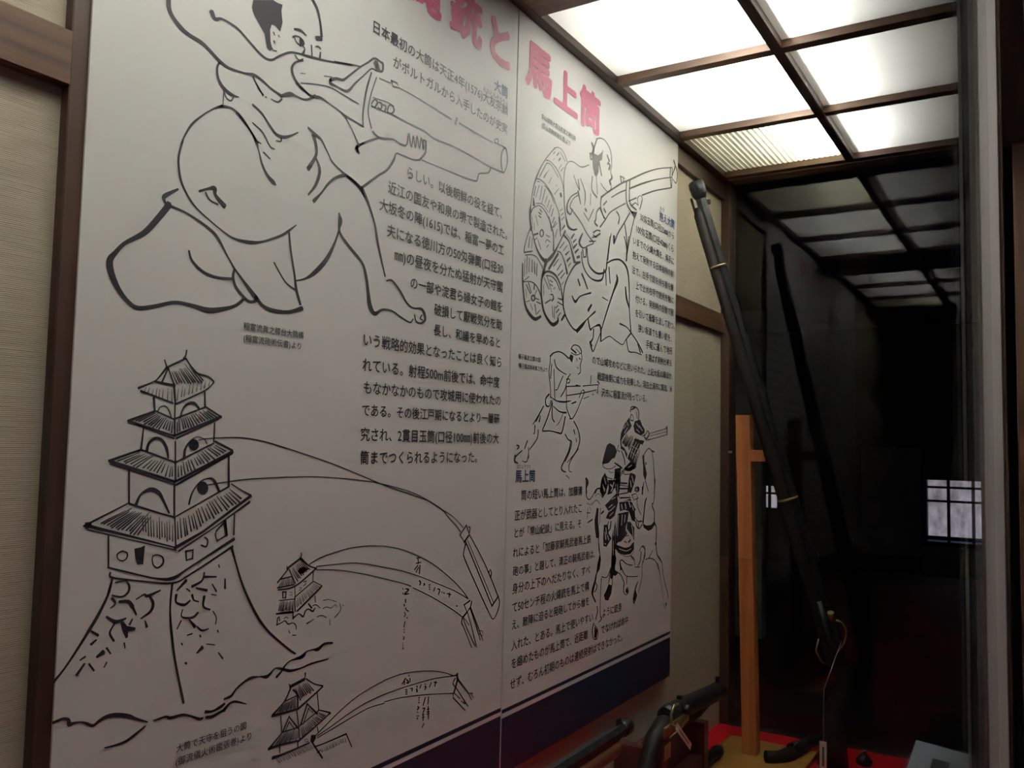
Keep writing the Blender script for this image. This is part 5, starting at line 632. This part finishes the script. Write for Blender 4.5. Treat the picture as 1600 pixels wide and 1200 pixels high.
# ---------------------------------------------------------------- long gun lying level below the board, muzzle towards the corner
g2 = empty('matchlock_musket', (1.2, -0.2, -0.64)); tag(g2, 'matchlock musket held level below the boards, muzzle pointing to the corner', 'gun')
Z2 = -0.617
tube('barrel', [(0.35, -.2, Z2), (1.2, -.2, Z2), (1.785, -.2, Z2)], [.021, .018, .0155], IRON, g2, 8, smooth=False, up=Vector((0, 0, 1)))
tube('muzzle_ring', [(1.785, -.2, Z2), (1.793, -.2, Z2), (1.812, -.2, Z2), (1.822, -.2, Z2)], [.0155, .0175, .0185, .0165], IRON, g2, 14)
tube('bore', [(1.815, -.2, Z2), (1.8225, -.2, Z2)], .009, DARK, g2, 12)
tube('stock', [(0.05, -.2, Z2 - .06), (0.2, -.2, Z2 - .03), (0.4, -.2, Z2 - .018), (1.2, -.2, Z2 - .024), (1.74, -.2, Z2 - .027), (1.765, -.2, Z2 - .026)],
     [.028, .027, .026, .023, .020, .012], GUN_WOOD_X, g2, 14, up=Vector((0, 0, 1)))
bm = bmesh.new(); add_box(bm, 1.765, 1.780, -.203, -.197, Z2 + .013, Z2 + .028); 
done(bm, 'front_sight', IRON, g2)
tube('ramrod', [(1.0, -.2, Z2 - .050), (1.70, -.2, Z2 - .0485)], .004, GUN_WOOD, g2, 8)
for gx in (0.55, 1.28):
    sx = empty('gun_rest', (gx, -.2, FLOOR)); tag(sx, 'dark wooden rest under the level musket, ' + ('near its muzzle' if gx > 1 else 'near its stock end'), 'stand', 'rests under the musket')
    box('foot', gx - .04, gx + .04, -.26, -.10, FLOOR + .0005, FLOOR + .02, RACK_W, sx)
    box('upright', gx - .012, gx + .012, -.215, -.185, FLOOR + .02, Z2 - .059, RACK_W, sx)
    tube('fork', [(gx, -.228, Z2 - .02), (gx, -.215, Z2 - .058), (gx, -.185, Z2 - .058), (gx, -.172, Z2 - .02)], .006, RACK_W, sx, 8, up=Vector((1, 0, 0)))

# ---------------------------------------------------------------- big-bore pistol on its maroon rack
rk = empty('pistol_rack', (2.4, -0.10, FLOOR)); tag(rk, 'dark maroon wooden rack under the short brass-locked pistol below the board', 'stand')
box('upright', 2.42, 2.455, -.17, -.04, FLOOR + .0005, -.772, RACK_W, rk, bevel=.001)
box('upright', 2.10, 2.135, -.17, -.04, FLOOR + .0005, -.760, RACK_W, rk, bevel=.001)
box('back_panel', 2.1352, 2.42, -.062, -.050, FLOOR + .03, -.79, RACK_W, rk)
box('cross_rail', 2.1352, 2.42, -.165, -.130, -.90, -.86, RACK_W, rk)
ZP = -0.692; YQ = -.15
ps = empty('short_pistol', (2.3, YQ, ZP)); tag(ps, 'short thick-barrelled matchlock pistol with brass lock and curved grip on the maroon rack', 'gun')
def zp(x): return ZP - 0.036 * (x - 2.17) / 0.45      # the barrel dips slightly towards its muzzle
tube('barrel', [(x, YQ, zp(x)) for x in (2.17, 2.20, 2.42, 2.55, 2.60, 2.615, 2.622)],
     [.021, .0265, .0265, .0255, .027, .028, .022], IRON, ps, 16, up=Vector((0, 0, 1)))
tube('bore', [(2.61, YQ, zp(2.61)), (2.6225, YQ, zp(2.6225))], .014, DARK, ps, 14)
tube('stock', [(2.50, YQ, ZP - .048), (2.40, YQ, ZP - .044), (2.24, YQ, ZP - .031), (2.16, YQ, ZP - .022), (2.10, YQ, ZP - .04), (2.06, YQ, ZP - .085), (2.045, YQ, ZP - .14), (2.05, YQ, ZP - .19)],
     [.010, .020, .024, .026, .024, .022, .021, .026], GUN_WOOD, ps, 14, up=Vector((0, 0, 1)))
box('front_sight', 2.585, 2.600, YQ - .004, YQ + .004, zp(2.59) + .025, zp(2.59) + .042, IRON, ps)
box('rear_sight', 2.27, 2.285, YQ - .006, YQ + .006, zp(2.28) + .022, zp(2.28) + .036, IRON, ps)
tube('flash_pan', [(2.24, YQ - .024, ZP + .005), (2.24, YQ - .044, ZP + .005)], .013, IRON, ps, 12)
tube('lock_plate', [(2.10, YQ - .026, ZP - .022), (2.27, YQ - .026, ZP - .020)], .015, BRASS, ps, 10, squash=(1, .25), up=Vector((0, 0, 1)))
tube('serpentine', [(2.13, YQ - .034, ZP - .01), (2.12, YQ - .036, ZP + .022), (2.14, YQ - .036, ZP + .040), (2.17, YQ - .036, ZP + .036), (2.185, YQ - .036, ZP + .018)],
     [.004, .0036, .0034, .0034, .005], BRASS, ps, 8)
tube('spring', [(2.12, YQ - .033, ZP - .035), (2.20, YQ - .036, ZP - .030), (2.25, YQ - .033, ZP - .010)], .0022, BRASS, ps, 8)
bm = bmesh.new(); add_box(bm, 2.108, 2.150, YQ - .0245, YQ - .0225, ZP - .092, ZP - .055); done(bm, 'brass_inlay', BRASS, ps)
pt = empty('paper_tag', (2.2, -.19, ZP - .05)); tag(pt, 'narrow cream paper tag hanging slanted from the short pistol', 'tag')
bm = bmesh.new()
a, b = Vector((2.145, -.192, ZP - .012)), Vector((2.250, -.192, ZP - .092)); d = (b - a).normalized(); n = Vector((d.z, 0, -d.x)) * .0085
vv = [bm.verts.new(q) for q in (a - n, a + n, b + n, b - n)]; f = bm.faces.new(vv)
r = bmesh.ops.extrude_face_region(bm, geom=[f]); bmesh.ops.translate(bm, verts=[g for g in r['geom'] if isinstance(g, bmesh.types.BMVert)], vec=(0, .0012, 0))
done(bm, 'tag_sheet', PAPER, pt)
tube('string', [(2.12, -.187, ZP + .0), (2.146, -.192, ZP - .013)], .001, STRING, pt, 6)
bm = bmesh.new(); m1 = a + d * .02; m2 = b - d * .02; n2 = n * .18
vv = [bm.verts.new(q + Vector((0, -.0003, 0))) for q in (m1 - n2, m1 + n2, m2 + n2, m2 - n2)]; bm.faces.new(vv); done(bm, 'written_line', INK, pt)

# ---------------------------------------------------------------- small items on the base board and felt
def small_pistol(loc, ang, s, label):
    e = empty('small_pistol', loc); tag(e, label, 'gun')
    c, sn = math.cos(ang), math.sin(ang)
    def P(u, v, w): return Vector((loc[0] + s * (u * c - v * sn), loc[1] + s * (u * sn + v * c), loc[2] + s * w))
    tube('barrel', [P(0, 0, .022), P(.05, 0, .021), P(.115, 0, .020), P(.12, 0, .020), P(.135, 0, .020)], [.017 * s, .016 * s, .014 * s, .018 * s, .016 * s], IRON, e, 10)
    tube('stock', [P(.09, 0, .012), P(.03, 0, .013), P(-.02, 0, .014), P(-.045, .004, .014), P(-.068, .016, .014), P(-.085, .030, .015)],
         [.010 * s, .016 * s, .018 * s, .016 * s, .015 * s, .016 * s], GUN_WOOD, e, 10)
    tube('serpentine', [P(-.01, -.012, .02), P(-.02, -.014, .036), P(0, -.014, .042), P(.012, -.012, .034)], .0028 * s, IRON, e, 6)
    return e
small_pistol((2.80, -.318, FLOOR + .0195), math.radians(-14), 1.15, 'small dark pistol lying on the ochre base board by the upright')
small_pistol((2.52, -.120, FLOOR + .0200), math.radians(-4), 1.1, 'small dark pistol at the left end of the ochre base board, cut by the frame')
fl = empty('powder_flask', (2.93, -.505, FLOOR)); tag(fl, 'small grey pointed powder flask standing on the red felt behind the card', 'flask')
tube('body', [(2.93, -.505, FLOOR + .001), (2.93, -.505, FLOOR + .012), (2.93, -.505, FLOOR + .024), (2.93, -.505, FLOOR + .033)], [.022, .026, .016, .008], IRON, fl, 14)
tube('cap', [(2.93, -.505, FLOOR + .032), (2.93, -.505, FLOOR + .043)], [.007, .005], BRASS, fl, 10)

# label card on a slanted holder
lc = empty('label_card', (2.88, -.73, FLOOR)); tag(lc, 'pale blue-grey label card on a slanted holder at lower right of the case', 'card')
TL, TR = Vector((2.95, -.650, -.869)), Vector((2.95, -.834, -.8885)); BL, BR = Vector((2.80, -.626, -.960)), Vector((2.80, -.826, -.962))
bm = bmesh.new()
vv = [bm.verts.new(q) for q in (BL, BR, TR, TL)]; f = bm.faces.new(vv)
nn = (TL - BL).cross(BR - BL).normalized(); nn = nn if nn.z > 0 else -nn
r = bmesh.ops.extrude_face_region(bm, geom=[f]); bmesh.ops.translate(bm, verts=[g for g in r['geom'] if isinstance(g, bmesh.types.BMVert)], vec=-nn * .003)
done(bm, 'card_sheet', CARD, lc)
def cq(name, u0, u1, v0, v1, m):
    def Q(u, v): return (BL * (1 - u) + BR * u) * (1 - v) + (TL * (1 - u) + TR * u) * v + nn * .0006
    me = bpy.data.meshes.new(name); me.from_pydata([Q(u0, v0), Q(u1, v0), Q(u1, v1), Q(u0, v1)], [], [(0, 1, 2, 3)])
    o = link(name, me, m); o.parent = lc; o.matrix_parent_inverse = Matrix.Translation(-lc.location)
PHOTO = mat('dark_printed_picture', (0.05, 0.05, 0.06), 0.6)
cq('printed_picture', .30, .55, .15, .70, PHOTO)
for yy in (-.66, -.80):
    bm = bmesh.new()
    v = [bm.verts.new(q) for q in ((2.83, yy, FLOOR + .0005), (2.96, yy, FLOOR + .0005), (2.955, yy, -.896))]
    w = [bm.verts.new(q.co + Vector((0, -.01, 0))) for q in v]
    bm.faces.new(v); bm.faces.new(w[::-1])
    for i in range(3): bm.faces.new((v[i], w[i], w[(i + 1) % 3], v[(i + 1) % 3]))
    done(bm, 'holder_bracket', RACK_W, lc)
